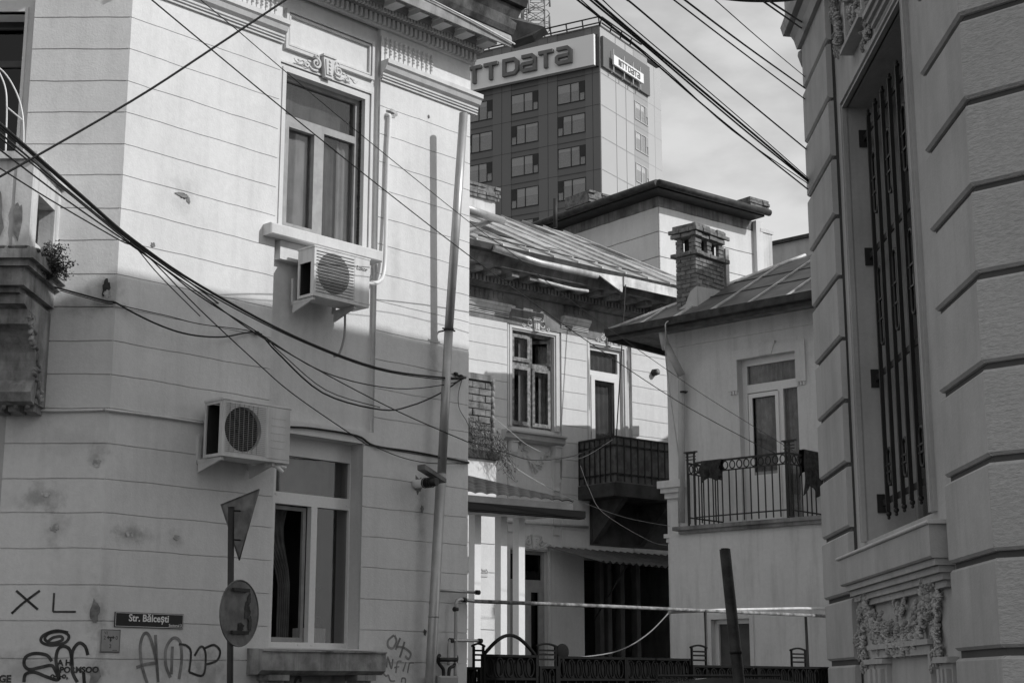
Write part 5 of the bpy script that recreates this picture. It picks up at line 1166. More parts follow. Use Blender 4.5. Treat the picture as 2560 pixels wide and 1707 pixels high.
# ---- annex with sunlit pier wall, broken brick stub, climbing plant
N1 = Wall(pt(1240,1400,24.6).x, 24.6, 50)
TA = thing('yard_annex', N1.O, 'narrow sunlit white annex wall between the townhouse corner and the porch post', 'annex')
az1_ = N1.z(1200,1146); b = MB(); b.box(N1, -1.6, 0, -.5, -.03, 0, az1_)
b.courses(N1, -1.6, -.0, [az1_-.44*k for k in range(11,-1,-1)], -.03, 0, .012, bev=.003); b.build('wall', M['white'], TA)
MB().box(N1, -1.6, .02, -.5, .06, az1_+.001, az1_+.13).build('lintel_beam', M['iron'], TA)
z1_, z0_ = N1.z(1200,952,-.1), N1.z(1200,1120,-.1)
MB().box(N1, -1.6, -.04, -.5, -.11, az1_+.131, z1_).build('broken_pier', M['mortar'], TA)
b = MB(); bricks(b, N1, -1.6, -.05, -.06, az1_+.14, z1_-.03, 8, miss=.03, bh=.10, bl=.26, jit=.012); b.build('bare_brickwork', M['brick'], TA)
b = MB(); b.box(N1, -1.6, .0, -.5, -.03, z1_, z1_+.1)
for k in range(12): b.blob(N1.p(-.03+.01*sin(k*2.1),-.06,z0_+(z1_-z0_)*k/11), [N1.U*.03,N1.N*.05,Z*.07])
b.build('jagged_render_edge', M['sooty'], TA)
b = MB(); hx = N1.u(1207,1436); hz_ = N1.z(1207,1441)
b.box(N1, hx-.06, hx+.09, 0, .012, hz_, hz_+.05); b.box(N1, hx-.05, hx+.10, 0, .015, hz_+.06, hz_+.07); rr3 = random.Random(1)
for k in range(9): b.blob(N1.p(hx-.05+.018*k, .004, hz_+.10+rr3.uniform(-.02,.02)), [N1.U*.01, N1.N*.008, Z*.02], 6, 4)
b.build('worn_relief_mark', M['oldwhite'], TA)
cpt = N1.p(-.35,.08,az1_+.6)
t = thing('climbing_plant', N1.p(-.3,.05,az1_), 'dry tangled creeper hanging over the broken brick pier', 'creeper')
rd = random.Random(9); b = MB(); b2 = MB()
for k in range(80):
    x = rd.uniform(-.85,.05); o0 = rd.uniform(.02,.2); L = rd.uniform(.2,.6)*(1.0 if x > -.2 else .8); zt_ = az1_+.55*max(0,1-(x+.75)*.75)+rd.uniform(-.15,.2)
    P = [N1.p(x+rd.uniform(-.04,.04)*i+.03*i, o0+.02*i, zt_-L*i/4) for i in range(5)]; b.tube(spline(P,2), .004, 4)
    for j in range(7):
        p = P[rd.randrange(5)]+Vector((rd.uniform(-.05,.05),rd.uniform(-.05,.05),rd.uniform(-.06,.06))); a = Vector((rd.uniform(-.6,.6),rd.uniform(-.6,.6),-1)).normalized(); q = a.cross(Vector((rd.random(),rd.random(),.1))).normalized(); s = rd.uniform(.012,.028)
        b2.add([p-a*s,p+q*s*.35,p+a*s,p-q*s*.35],[(0,1,2,3)])
b.build('stems', M['twig'], t); b2.build('leaves', M['twig'], t)

# ---- tiled porch canopy
TC = thing('porch_canopy', pt(1300,1700,22.5), 'white porch with a metal tile roof, dark gutter and square posts', 'porch')
F0, F1 = pt(1130,1227,21.7), pt(1432,1253,23.35); R0, R1 = pt(1130,1178,23.6), pt(1434,1250,23.5)
def tilef(s, q):
    a = F0.lerp(F1,s); c = R0.lerp(R1,s); p = a.lerp(c,q); st = q*5; return p+Z*(.022*abs(sin(s*pi*11)) - .02*(st-int(st)) if q < 1 else 0)
sheet('tile_roof', tilef, 132, 20, 'tilec', TC)
dn = (F1-F0); dn.z = 0; dn.normalize(); wdn = math.degrees(math.atan2(dn.x, dn.y)); CN = Wall(F0.x, F0.y, wdn); Lc = ((F1-F0).length)
zg = pt(1172,1264,21.9).z
b = MB()
def skew(b, u0, u1, o0, o1, za, zc2):
    dz = (F1.z-F0.z)/Lc; P = lambda u, o, z: CN.p(u, o, z+dz*u)
    b.hexa([P(u0,o0,za),P(u0,o1,za),P(u1,o1,za),P(u1,o0,za),P(u0,o0,zc2),P(u0,o1,zc2),P(u1,o1,zc2),P(u1,o0,zc2)])
gz0 = F0.z-(pt(1180,1231,21.9).z-pt(1180,1262,21.9).z)
skew(b, 0, Lc+.02, -.1, -.02, gz0-.03, F0.z-.03); b.build('fascia', M['mid'], TC)
b = MB(); skew(b, 0, Lc+.15, -.02, .10, gz0-.09, gz0+.0); skew(b, 0, Lc+.16, .09, .11, gz0-.07, gz0+.03); b.build('gutter', M['fence'], TC)
b = MB(); skew(b, 0, Lc, -.9, -.1, gz0-.03, gz0+.05); b.build('ceiling', M['oldwhite'], TC)
for px_ in (1186,1252,1297):
    d0 = (F1.y-F0.y)*((px_-1130)/302)+F0.y+.6; c = pt(px_,1500,d0); W_ = Wall(c.x, c.y, wdn)
    MB().box(W_, 0, .125, -.13, 0, 0, gz0-.06+(F1.z-F0.z)*((px_-1130)/302)).build('post', M['pvc'], TC)

# ================================================================== SMALL HOUSE (right of centre)
S = Wall((404/4004)*26.5, 26.5, 132)
TS = thing('balcony_house', (S.O.x, S.O.y, 0), 'small smooth plastered house with a hipped tin roof, brick chimney and terrace', 'building')
bo_ = 1.0; zfl = S.z(1800,1308,bo_); SE = 5.6
d0_, d1_ = S.u(1847,1000), S.u(1994,1000); dz1, dz0 = S.z(1847,900), zfl+.02
zEv = pt(1518,832,26.6).z; 
b = MB(); b.slab(S, 0, SE, 0, zEv+.1, -.35, 0, [(d0_,d1_,dz0,dz1)]); b.box(S, 0, .3, -2.8, -.35, 0, zEv+.1); b.box(S, SE-.3, SE, -2.8, -.35, 0, zEv+.1); b.box(S, 0, SE, -3.0, -2.8, 0, zEv+.1)
b.build('wall', M['small'], TS)
# ground floor projection carrying the terrace
e0 = S.u(1677,1500,bo_-.05); l0, l1 = S.u(1780,1600,bo_-.05), S.u(1876,1600,bo_-.05); lt = S.z(1780,1548,bo_-.05)
b = MB(); b.slab(S, e0, SE, 0, zfl-.12, .01, bo_-.05, [(l0,l1,.2,lt)]); b.build('ground_floor', M['small'], TS)
b = MB(); tq = S.u(1690,1311,bo_); b.box(S, tq-.05, SE, .01, bo_+.04, zfl-.06, zfl); b.box(S, tq+.05, SE, .01, bo_+.01, zfl-.119, zfl-.061); b.build('terrace_slab', M['sooty'], TS)
b = MB()
for (y0,y1,e) in ((1203,1221,.13),(1221,1233,.09),(1233,1247,.04),(1335,1345,.06),(1345,1356,.03)): b.box(S, -e, .22+e, -.2, e+.05, S.z(1680,y1), S.z(1680,y0))
b.box(S, -.02, .20, -.2, .045, 0, S.z(1680,1247)); b.build('corner_pier', M['small'], TS)
wn = frame(S, [(l0,l1,.2,lt,(l0+.07,l1-.07,.2,lt-.07))], [], .8, .86, 'pvc', TS, 'ground_door'); MB().box(S, l0+.07, l1-.07, .8, .82, .2, lt-.07).build('door_leaf', M['mid'], wn)
b = MB(); b.slab(S, l0-.07, l1+.07, .2, lt+.08, bo_-.055, bo_-.03, [(l0,l1,.1,lt)]); b.build('door_surround', M['trim'], TS)
# balcony door
b = MB(); v0, v1 = S.u(1821,930), S.u(2016,930); zv = S.z(1821,880); zvl = S.z(1821,980)
b.slab(S, v0, v1, zvl, zv, -.01, .035, [(d0_,d1_,0,dz1)])
ks = (d0_+d1_)/2; b.prism([S.p(ks-.12,-.01,dz1+.01),S.p(ks+.12,-.01,dz1+.01),S.p(ks+.2,-.01,zv+.06),S.p(ks-.2,-.01,zv+.06)], S.N*.06)
for x in (v0, v1-.2):
    for k in range(3): b.box(S, x+.03+.055*k, x+.065+.055*k, -.01, .03, zvl-.06, zvl-.001)
b.build('door_surround', M['small'], TS)
tz = S.z(1870,974,-.15); dm = S.u(1957,1100,-.15); dl0 = d0_+.02
wn = frame(S, [(d0_,d1_,dz0,dz1,(d0_+.09,d1_-.07,dz0+.05,dz1-.1))], [(d0_+.09,d1_-.07,tz-.07,tz+.07),(dm-.05,dm+.05,dz0+.05,tz-.07)], -.2, -.13, 'pvc', TS, 'balcony_door',
  extra=lambda b: b.slab(S, d0_+.12, dm-.03, dz0+.06, tz-.09, -.13, -.105, [(d0_+.19,dm-.09,dz0+.85,tz-.16)]))
glaze(S, [(d0_+.09,d1_-.07,tz+.07,dz1-.1),(d0_+.09,d1_-.07,dz0+.05,tz-.07)], -.165, wn, 'glass'); lining(S, d0_, d1_, dz0, dz1, -.35, 1.2, wn, 'mid')
MB().box(S, d0_+.18, dm-.08, -.125, -.11, dz0+.06, dz0+.9).build('lower_panel', M['plate'], wn)
drape(S, d0_+.05, d1_, tz, dz1, -.24, wn, 'sheer2', .02, 12); drape(S, d0_+.15, d1_, dz0, tz, -.25, wn, 'sheer2', .02, 9)
# eaves moulding and roof
b = MB(); zm = S.z(1700,865); b.box(S, 0.0, SE, -.01, .03, zm-.02, zm+.03); b.box(S, 0.001, SE, -.01, .018, zm+.031, zEv-.02); b.build('eaves_moulding', M['small'], TS)
tu, to = -.8, .6
zg1 = zEv
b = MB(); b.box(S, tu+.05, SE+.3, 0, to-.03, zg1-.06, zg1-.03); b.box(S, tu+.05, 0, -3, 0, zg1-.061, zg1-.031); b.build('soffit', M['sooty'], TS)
b = MB(); b.box(S, tu, SE+.3, to-.03, to+.02, zg1-.15, zg1+.03); b.prof(S, tu, SE+.3, [(to+.02,zg1-.10),(to+.10,zg1-.08),(to+.12,zg1+.04),(to+.10,zg1+.04),(to+.02,zg1-.02)]); b.box(S, tu-.04, tu+.01, -3, to-.031, zg1-.15, zg1+.03); b.build('gutter', M['roofd'], TS)
# find the hip end whose picture position is (2010,640)
best = min(((proj(S.p(tu+.0+t_, to-t_, zg1+.04+t_*k))[0]-2015)**2+(proj(S.p(tu+t_, to-t_, zg1+.04+t_*k))[1]-638)**2, t_, k) for t_ in [i*.05 for i in range(40,140)] for k in [j*.02 for j in range(10,60)])
tt, kk = best[1], best[2]
def sroof(u, o): return S.p(u, o, zg1+.04+(to-o)*kk)
tip = sroof(tu, to); rid = S.p(tu+tt, to-tt, zg1+.04+tt*kk)
b = MB(); b.prism([tip, sroof(SE+.3,to), S.p(SE+.3,to-tt,rid.z), rid], Z*-.04); b.prism([tip, rid, S.p(tu,to-tt,tip.z)], Z*-.04); b.prism([rid, S.p(SE+.3,to-tt,rid.z), S.p(SE+.3,to-tt-.1,tip.z), S.p(tu,to-tt-.1,tip.z)], Z*-.04)
b.build('hipped_roof', M['roofs'], TS)
rd = random.Random(6)
for k in range(1, 9):
    u_ = tu+.72*k; lim = min(k*.72, tt)
    b = MB(); b.prism([sroof(u_,to)+Z*.003, sroof(u_+.03,to)+Z*.003, sroof(u_+.03,to-lim)+Z*.003, sroof(u_,to-lim)+Z*.003], Z*.03); b.build('standing_seam', M['roofp'], TS)
    b = MB(); wd_ = rd.uniform(.05,.16); b.prism([sroof(u_-wd_,to-.02)+Z*.004, sroof(u_-.002,to-.02)+Z*.004, sroof(u_-.002,to-lim*.9)+Z*.004, sroof(u_-wd_*.3,to-lim*.85)+Z*.004], Z*.002); b.build('pale_paint_strip', M['roofp'], TS)
for q_ in (.35,.62): 
    b = MB(); b.prism([sroof(tu+tt*q_+.05,to-tt*q_)+Z*.003, sroof(SE,to-tt*q_)+Z*.003, sroof(SE,to-tt*q_-.03)+Z*.003, sroof(tu+tt*q_+.05,to-tt*q_-.03)+Z*.003], Z*.012); b.build('cross_seam', M['roofd'], TS)
b = MB(); b.tube([tip+Z*.01, rid+Z*.01], .035, 8); b.build('hip_capping', M['roofp'], TS)
# brick chimney with smoke openings
def on_roof(px_, py_):
    bd = (9, 27.)
    for i in range(400):
        d = 24+i*.015; q_ = pt(px_,py_,d); o_2 = (q_-S.O).dot(S.N); bd = min(bd, (abs(q_.z-(zg1+.04+(to-o_2)*kk)), d))
    return bd[1]
cd_ = on_roof(1742,765); c = pt(1742,765,cd_); CW = Wall(c.x, c.y, 132); zt_ = pt(1742,566,cd_).z; z0_ = c.z-.03; u0, o0 = -.42, -.86
core = MB(); core.box(CW, u0+.02, -.02, o0, -.02, z0_, zt_-.42); core.box(CW, u0+.02, -.02, o0, -.02, zt_-.16, zt_-.02)
for (a,c_,d,e) in ((u0+.02,u0+.1,-.1,-.02),(-.1,-.02,-.1,-.02),(u0+.02,u0+.1,o0,o0+.1),(-.1,-.02,o0,o0+.1),(-.1,-.02,-.46,-.40),(u0+.02,u0+.1,-.46,-.40)): core.box(CW, a, c_, d, e, zt_-.42, zt_-.16)
cm = core.build('brick_chimney', M['mortar'], TS); MB().box(CW, u0+.10, -.13, o0+.10, -.13, zt_-.42, zt_-.16).build('sooty_flue', M['acd'], cm)  # dark box added inside so the smoke openings read as shaded
b = MB(); bricks(b, CW, u0, 0, 0, z0_, zt_-.5, 2, miss=.0, jit=.005, bl=.21); bricks(b, CW, 0, -o0, 0, z0_, zt_-.5, 3, side=True, miss=.05, jit=.008, bl=.21)
for e, za in ((.07,zt_-.5),(.06,zt_-.16),(.09,zt_-.08),(.04,zt_)): bricks(b, CW, u0-e, e, e, za, za+.07, int(e*100), miss=.03, jit=.010, bl=.22); bricks(b, CW, -e, -o0+e, e, za, za+.07, int(e*100)+1, side=True, miss=.08, jit=.014, bl=.22); b.box(CW, u0-e+.03, e-.03, o0, e-.03, za+.002, za+.066)
for a, c_ in ((u0,u0+.14),(-.14,0)): bricks(b, CW, a, c_, 0, zt_-.42, zt_-.17, 4, miss=0, jit=.01)
for a, c_ in ((0,.18),(.36,.50),(.70,.86)): bricks(b, CW, a, c_, 0, zt_-.42, zt_-.17, 5, side=True, miss=0, jit=.01)
b.build('brickwork', M['brick'], cm)
b = MB(); b.prism([CW.p(.02,-.02,z0_),CW.p(.02,-.9,z0_),CW.p(.02,-.9,z0_+.40),CW.p(.02,-.5,z0_+.42),CW.p(.02,-.02,z0_+.38)], CW.U*-.03); b.prism([CW.p(-.42,.015,z0_),CW.p(.02,.015,z0_),CW.p(.02,.015,z0_+.38),CW.p(-.12,.015,z0_+.30),CW.p(-.22,.015,z0_+.1)], CW.N*-.02); b.build('render_patch', M['stone'], cm)
MB().box(CW, -.06, .0, o0-.16, o0-.06, z0_, zt_-.2).build('flue_pipe', M['zinc'], cm)
# downpipe of the small house
def sp_(x, y, o=.1): u, z = S.at(x, y, o); return S.p(u, o, z)
t = thing('house_downpipe', sp_(1703,1310), 'grey downpipe bending from the gutter down the left corner of the small house', 'downpipe')
b = MB(); b.tube([sp_(1656,822,.5), sp_(1660,850,.45), sp_(1665,872,.35)], .07, 12); b.tube([sp_(1665,862,.4), sp_(1704,938,.12)], .065, 12); b.build('swan_neck', M['stone'], t)
b = MB(); b.tube([sp_(1704,932,.12), sp_(1704,1306,.12)], .055, 14); b.build('pipe', M['stone'], t)
b = MB(); c = sp_(1708,980,.12); b.tube([c-S.U*.09, c+S.U*.09], .012, 6); b.tube([c-Z*.015, c+Z*.015], .062, 14); b.build('pipe_clamp', M['iron'], t)
wcable([(1795,708,-1.2,S),(1751,752,-.3,S),(1691,796,.55,S),(1666,806,.72,S),(1664,830,.70,S),(1665,900,.3,S),(1677,1000,.16,S),(1704,1190,.16,S)], .010, 'pale cable running from the brick chimney over the gutter and down the small house', 'pale')
cable([(1230,1041,24.4),(1276,1078,25),(1322,1114,25.5),(1397,1145,26.3),(1457,1143,27),(1532,1098,28.0)], .0045, 'pale cable sagging from the brick pier to the clad balcony', 'pale')
cable([(1388,1636,20),(1444,1642,20.4),(1546,1626,20.9),(1618,1585,21.1),(1671,1532,21.3)], .009, 'grey hose sagging from the round finial up to the overhead pipe', 'hose')
cable([(1451,1164,25),(1474,1224,25),(1509,1282,25),(1621,1350,25.5),(1668,1362,26)], .0032, 'thin pale wire curving under the clad balcony', 'pale')
cable([(1262,1150,25),(1330,1195,25.2),(1420,1240,25.5),(1560,1292,26),(1685,1316,26.5)], .004, 'thin wire running below the clad balcony to the terrace edge', 'zinc')

# terrace railing
zr1 = S.z(1722,1156,bo_)
rl = thing('terrace_railing', S.p(S.u(1722,1300,bo_),bo_,zfl), 'black iron terrace railing with a row of rings under its top rail', 'railing')
ra, rb_ = S.u(1722,1250,bo_), S.u(1968,1200,bo_); Sf = S.shift(bo_-.03); Sd = Wall(0,0,0); Sd.O = S.p(rb_,bo_,0); Sd.U = -S.N; Sd.N = S.U; Sl = Wall(0,0,0); Sl.O = S.p(ra,bo_,0); Sl.U = -S.N; Sl.N = S.U
def railrun(W, u0, u1, n):
    b = MB(); b.box(W, u0, u1, -.015, .015, zr1-.03, zr1); b.build('rail', M['black'], rl); MB().box(W, u0, u1, -.01, .01, zr1-.19, zr1-.17).build('rail', M['black'], rl); MB().box(W, u0, u1, -.01, .01, zfl+.12, zfl+.14).build('rail', M['black'], rl); s = (u1-u0)/n
    for i in range(n):
        x = u0+(i+.5)*s; MB().box(W, x-s/2-.008, x-s/2+.008, -.008, .008, zfl+.03, zr1-.17).build('baluster', M['black'], rl)
        b = MB(); ell(W, x, zr1-.10, s*.36, .062, 0, b, .010); b.build('ring', M['black'], rl)
railrun(Sf, ra+.1, rb_-.02, 13); railrun(Sd, 0.02, .95, 7); railrun(Sl, .02, .95, 7)
for (W, u_) in ((Sf, ra), (Sf, rb_)):
    b = MB()
    for a_ in (-.03,.10 if u_ == ra else .03): b.box(W, u_+a_-.013, u_+a_+.013, -.013, .013, zfl, zr1+.16)
    for k in (.0,.05,.10): b.box(W, u_-.06, u_+.13, -.008, .008, zr1+.04+k, zr1+.055+k)
    b.box(W, u_-.09, u_+.16, -.02, .02, zr1+.16, zr1+.18); b.build('post_crest', M['black'], rl)
def clothes(W, u0, u1, zt_, drop, label, seed, o=.03):
    rd = random.Random(seed); n = 16; mrow = 8; vs = []; fs = []
    dl = [drop*(.85+.12*sin(i*.55+seed)+rd.uniform(-.015,.015)) for i in range(n+1)]
    for side in (0,1):
        for j in range(mrow+1):
            for i in range(n+1):
                t = i/n; vs.append(W.p(u0+(u1-u0)*t+.02*sin(j+seed), (o+.02+.03*sin(t*19+j*.6)*(j/mrow)) if side == 0 else -o-.01, zt_+.02-(dl[i] if side == 0 else dl[i]*.6)*j/mrow))
    for side in (0,1):
        k0 = side*(mrow+1)*(n+1)
        for j in range(mrow):
            for i in range(n): a = k0+j*(n+1)+i; fs.append((a,a+1,a+n+2,a+n+1))
    for i in range(n): fs.append((i,i+1,(mrow+1)*(n+1)+i+1,(mrow+1)*(n+1)+i))
    b = MB(); b.add(vs, fs, True); tag(b.build('hanging_cloth', M['cloth']), label, 'cloth')
clothes(Sf, S.u(1752,1180,bo_), S.u(1803,1180,bo_), zr1-.02, .36, 'dark crumpled cloth hung over the left part of the terrace railing', 1)
clothes(Sd, .42, .98, zr1+.06, .75, 'dark patterned cloth draped over the right end of the terrace railing', 2)

# ================================================================== REAR HOUSE with hipped eaves
c = pt(1650,700,36); K = Wall(c.x, 36, 51); KL = Wall(c.x, 36, 141)
TK = thing('rear_house', (c.x, 36, 0), 'tall pale rear house with dark overhanging eaves rising behind the tin roof', 'building')
oc = .46; ec = K.p(0,0,0)+K.N*oc+KL.N*oc; zk = pt(1645,470,ec.y).z
kr = K.u(1900,620)
b = MB(); zks = [zk-.25-.62*k for k in range(12,-1,-1)]
MB().box(K, .03, kr, -4, -.012, 0, zk).build('groove_bed', M['sooty'], TK); MB().box(KL, -9, -.03, -3, -.0125, 0, zk-.001).build('groove_bed', M['sooty'], TK); b.courses(K, 0.0, kr, zks, -.03, 0, .02, bev=.003); b.courses(KL, -9, 0, zks, -.03, 0, .02, bev=.003)
b.box(K, kr-.25, kr, 0, .12, 0, zk); b.build('wall', M['white'], TK); MB().box(K, 0.001, kr-.26, -.02, .001, zk-.24, zk-.001).build('frieze', M['sooty'], TK); MB().box(KL, -9, -.001, -.02, .001, zk-.24, zk-.001).build('frieze', M['sooty'], TK)  # frieze bands: soot, with the shade under the eaves put into the colour
kx = K.u(1922,545,.6); b = MB(); b.box(K, -oc, kx, -4, oc, zk, zk+.12); b.box(KL, -9, oc-.0, -.6, oc-.001, zk+.001, zk+.119); b.build('eaves', M['iron'], TK)
def rline(W, u0, u1, o, z, r, name, parent): MB().tube([W.p(u0,o,z), W.p(u1,o,z)], r, 10).build(name, M['roofd'], parent)
rline(K, -oc-.05, K.u(1935,545,.68), oc+.08, zk+.10, .085, 'gutter', TK); rline(KL, -9, oc+.05, oc+.08, zk+.10, .085, 'gutter', TK)
b = MB(); pk = K.p(kr*.5,-2.5,zk+.8); a_ = K.p(-oc,oc,zk+.12); b_ = K.p(kx,oc,zk+.12); c_ = K.p(kx,-4.5,zk+.12); d_ = KL.p(-9,oc,zk+.12); e_ = KL.p(-9,-4,zk+.12)
b.add([a_, b_, c_, pk, d_, e_], [(0,1,3),(1,2,3),(0,3,4),(4,3,5)]); b.build('roof', M['roofd'], TK)
x0_, x1_ = K.u(1901,600,.1), K.u(1930,600,.1)
b = MB(); b.box(K, x0_, x1_, -.3, .1, 0, K.z(1915,572,.1)); b.box(K, x0_-.02, x1_+.03, -.32, .13, K.z(1915,572,.1)-.12, K.z(1915,572,.1)-.03); b.build('chimney', M['oldwhite'], TK)
cc_ = pt(1905,555,37.5); CW = Wall(cc_.x, cc_.y, 51); chimney('chimney', CW, -.42, .16, -.4, 0, zk+.1, pt(1880,500,37.5).z, TK, 14, 3, 'brickd')
cc_ = pt(1545,540,39); CW = Wall(cc_.x, cc_.y, 51); chimney('chimney', CW, -1.0, .0, -.9, 0, zk+.1, pt(1520,494,39).z, TK, 15, 4, 'brickd')
# rubble along the roof junction
rd = random.Random(8); b = MB()
for k in range(26):
    x = 1440+k*8.2; y = 620+k*3.3; p = pt(x+rd.uniform(-4,4), y+8+rd.uniform(-6,3), 33.5); s = rd.uniform(.05,.13); b.blob(p, [Vector((s,0,0)),Vector((0,s,0)),Z*(s*.7)], 5, 4)
b.build('rubble_edge', M['sooty'], TH)
b = MB(); b.prism([pt(1325,585,33.2),pt(1660,705,33.2),pt(1665,735,32.6),pt(1430,680,32),pt(1300,600,33)], Vector((0,.06,0))); b.build('valley_sheet', M['roofm'], TH)

c = pt(1931,640,44); Q = Wall(c.x, 44, 132)
tq_ = thing('distant_flat_block', (c.x,44,0), 'flat roofed grey block just showing between rear house and rusticated building', 'building')
zq = pt(1960,614,44).z; b = MB(); b.box(Q, -1, 6, -4, 0, 0, zq); b.build('wall', M['stone'], tq_)
b = MB(); b.box(Q, -1.1, 6.1, -4, .1, zq, zq+.10); b.build('roof_edge', M['roofd'], tq_)
MB().box(Q, 1.55, 1.95, -.5, .15, 0, zq-.05).build('buttress', M['mid'], tq_)

# ================================================================== OFFICE TOWER
TL = Wall(9.6, 160, 119.5); TR = Wall(9.6, 160, 33.1)
TT = thing('office_tower', (9.6,160,0), 'tall dark and pale panelled office tower with company lettering near its roof', 'office tower')
zt = TL.z(1500,66); wl = 34; wr1 = TR.u(1619,250); wr2 = TR.u(1652,300)
z3 = lambda x, y: (1150+x/2.613, y/2.613)
b = MB(); b.box(TL, -wl, 0, -.5, 0, 0, zt); b.box(TL, -wl, -wl+.5, -20, -.5, 0, zt); b.box(TR, wr2-.5, wr2, -15, -.5, 0, zt); b.build('dark_facade', M['tarl'], TT)
ucol = [(TL.u(*z3(640,900)), TL.u(*z3(822,860))), (TL.u(*z3(337,960)), TL.u(*z3(515,920)))]; pitch_u = ucol[0][0]-ucol[1][0]; cw = ucol[0][1]-ucol[0][0]
ucol += [(ucol[1][0]-pitch_u*k, ucol[1][0]-pitch_u*k+cw) for k in (1,2)]
wb = [TL.z(*z3(640,y)) for y in (692,900,1108,1320)]; fp = (wb[0]-wb[3])/3; whh = TL.z(*z3(640,565))-wb[0]
b = MB()
for (a, c_) in ucol: b.box(TL, a, c_, 0, .04, 0, zt-.05)
b.build('window_band_panels', M['tblk' if 0 else 'tarl'], TT)
b = MB()
gaps = [(ucol[0][1],0)]+[(ucol[k+1][1],ucol[k][0]) for k in range(3)]
for (a, c_) in gaps:
    b.box(TL, a+.02, c_-.02, 0, .10, 0, zt-.02)
b.build('pier_panels', M['tarm'], TT)
b = MB()
for k in range(18):
    z = wb[0]+whh+.6-fp*k
    b.box(TL, -wl, 0, .10, .112, z-.03, z+.03)
for (a, c_) in gaps: b.box(TL, (a+c_)/2-.03, (a+c_)/2+.03, .10, .113, 0, zt)
b.build('panel_joints', M['tjoint'], TT)
for j in range(8):
    zb_ = wb[0]-fp*j
    for i, (a, c_) in enumerate(ucol[:3]):
        od = (j+ (i if i < 3 else 0)) % 2 == 0 if i == 0 else ((j) % 2 == 0)
        dk = .20*cw; p1, p2 = (a, c_-dk) if od else (a+dk, c_)
        mid1 = a+cw*.485 if od else c_-cw*.485
        b = MB(); b.slab(TL, a, c_, zb_, zb_+whh, .05, .12, [(a+.08,c_-.08,zb_+.08,zb_+whh-.08)])
        for x in (p2 if od else p1, mid1): b.box(TL, x-.05, x+.05, .05, .119, zb_+.08, zb_+whh-.08)
        f_ = b.build('window', M['tblk'], TT)
        x0_, x1_ = (c_-dk, c_) if od else (a, a+dk)
        MB().box(TL, x0_+.06, x1_-.06, .05, .13, zb_+whh*.42, zb_+whh-.08).build('dark_vent_panel', M['tblk'], f_)
        MB().box(TL, a+.09, c_-.09, .08, .1, zb_+.09, zb_+whh-.09).build('pane', M['glassd'], f_)
        rd = random.Random(i*9+j); MB().box(TL, p1+.1, p2-.1, .045, .07, zb_+whh*(1-rd.choice((.2,.3,.35,.45))), zb_+whh-.1).build('blind', M['tlight'], f_)
        MB().box(TL, a+.09, c_-.09, .041, .044, zb_+.09, zb_+whh-.09).build('interior', M['plate'], f_)
# sign band on the dark face
sz1, sz0 = TL.z(*z3(900,240)), TL.z(*z3(900,440)); su1_ = TL.u(*z3(898,340))
MB().box(TL, -wl, su1_, .3, .9, sz0, sz1).build('sign_band', M['tsign'], TT)
MB().box(TL, su1_+.001, -.05, .1, .5, sz0-.05, sz1+.05).build('sign_return', M['tblk'], TT)
def letters(W, segs, o0, o1, sw, parent, m, name='sign_letter'):
    for st in segs:
        b = MB()
        for k_, (pts, closed) in enumerate(st): b.stroke(W, pts, sw, o0, o1+.004*k_, closed)
        b.build(name, M[m], parent)
def dletters(u0, ub1, z0, z1, kx=None):
    """strokes for NTT DATA, u0..ub1 overall"""
    H_ = z1-z0; wds = [1.0,1.0,1.0,None,1.05,1.05,1.0,1.05]; gap = .10; unit = 0
    tot = sum((x if x else .08) for x in wds)+gap*8; s = (ub1-u0)/tot; x = u0; out = []; sw = .2*H_; h = sw/2; r = .16*H_
    for i, wd in enumerate(wds):
        if wd is None: x += s*.08+s*gap; continue
        a, c_ = x+h, x+wd*s-h; lo, hi = z0+h, z1-h; ch_ = 'NTT DaTa'[i]
        if ch_ == 'N': out.append([([(a,lo),(a,hi),((a+c_)/2,hi),((a+c_)/2,lo),(c_,lo),(c_,hi)],False)])
        if ch_ == 'T': out.append([([(a-h*.6,hi),(c_+h*.6,hi)],False),([((a+c_)/2,hi),((a+c_)/2,lo-h)],False)])
        if ch_ == 'D': out.append([([(a,lo),(a,hi),(c_-r,hi),(c_,hi-r),(c_,lo+r),(c_-r,lo)],True)])
        if ch_ == 'a':
            md = (lo+hi)/2-.02*H_; out.append([([(a,hi),(c_-r,hi),(c_,hi-r),(c_,lo),(a+r*.5,lo),(a,lo+r*.5),(a,md-r*.4),(a+r*.5,md),(c_,md)],False)])
        x += wd*s+s*gap
    return out, sw
lz1_, lz0_ = TL.z(*z3(725,325)), TL.z(*z3(725,440)); ua1, ua0 = TL.u(*z3(732,390)), TL.u(*z3(268,480))
# DATA spans ua0..ua1 ; extend to the left for NTT
wD = ua1-ua0; full = wD*(8.45-.0)/(4.15+.42); segs, sw = dletters(ua1+wD*.085-wD*.955*8.13/4.45, ua1+wD*.085, lz0_, lz1_)
letters(TL, segs, .9, 1.3, sw*.95, TT, 'tlet')
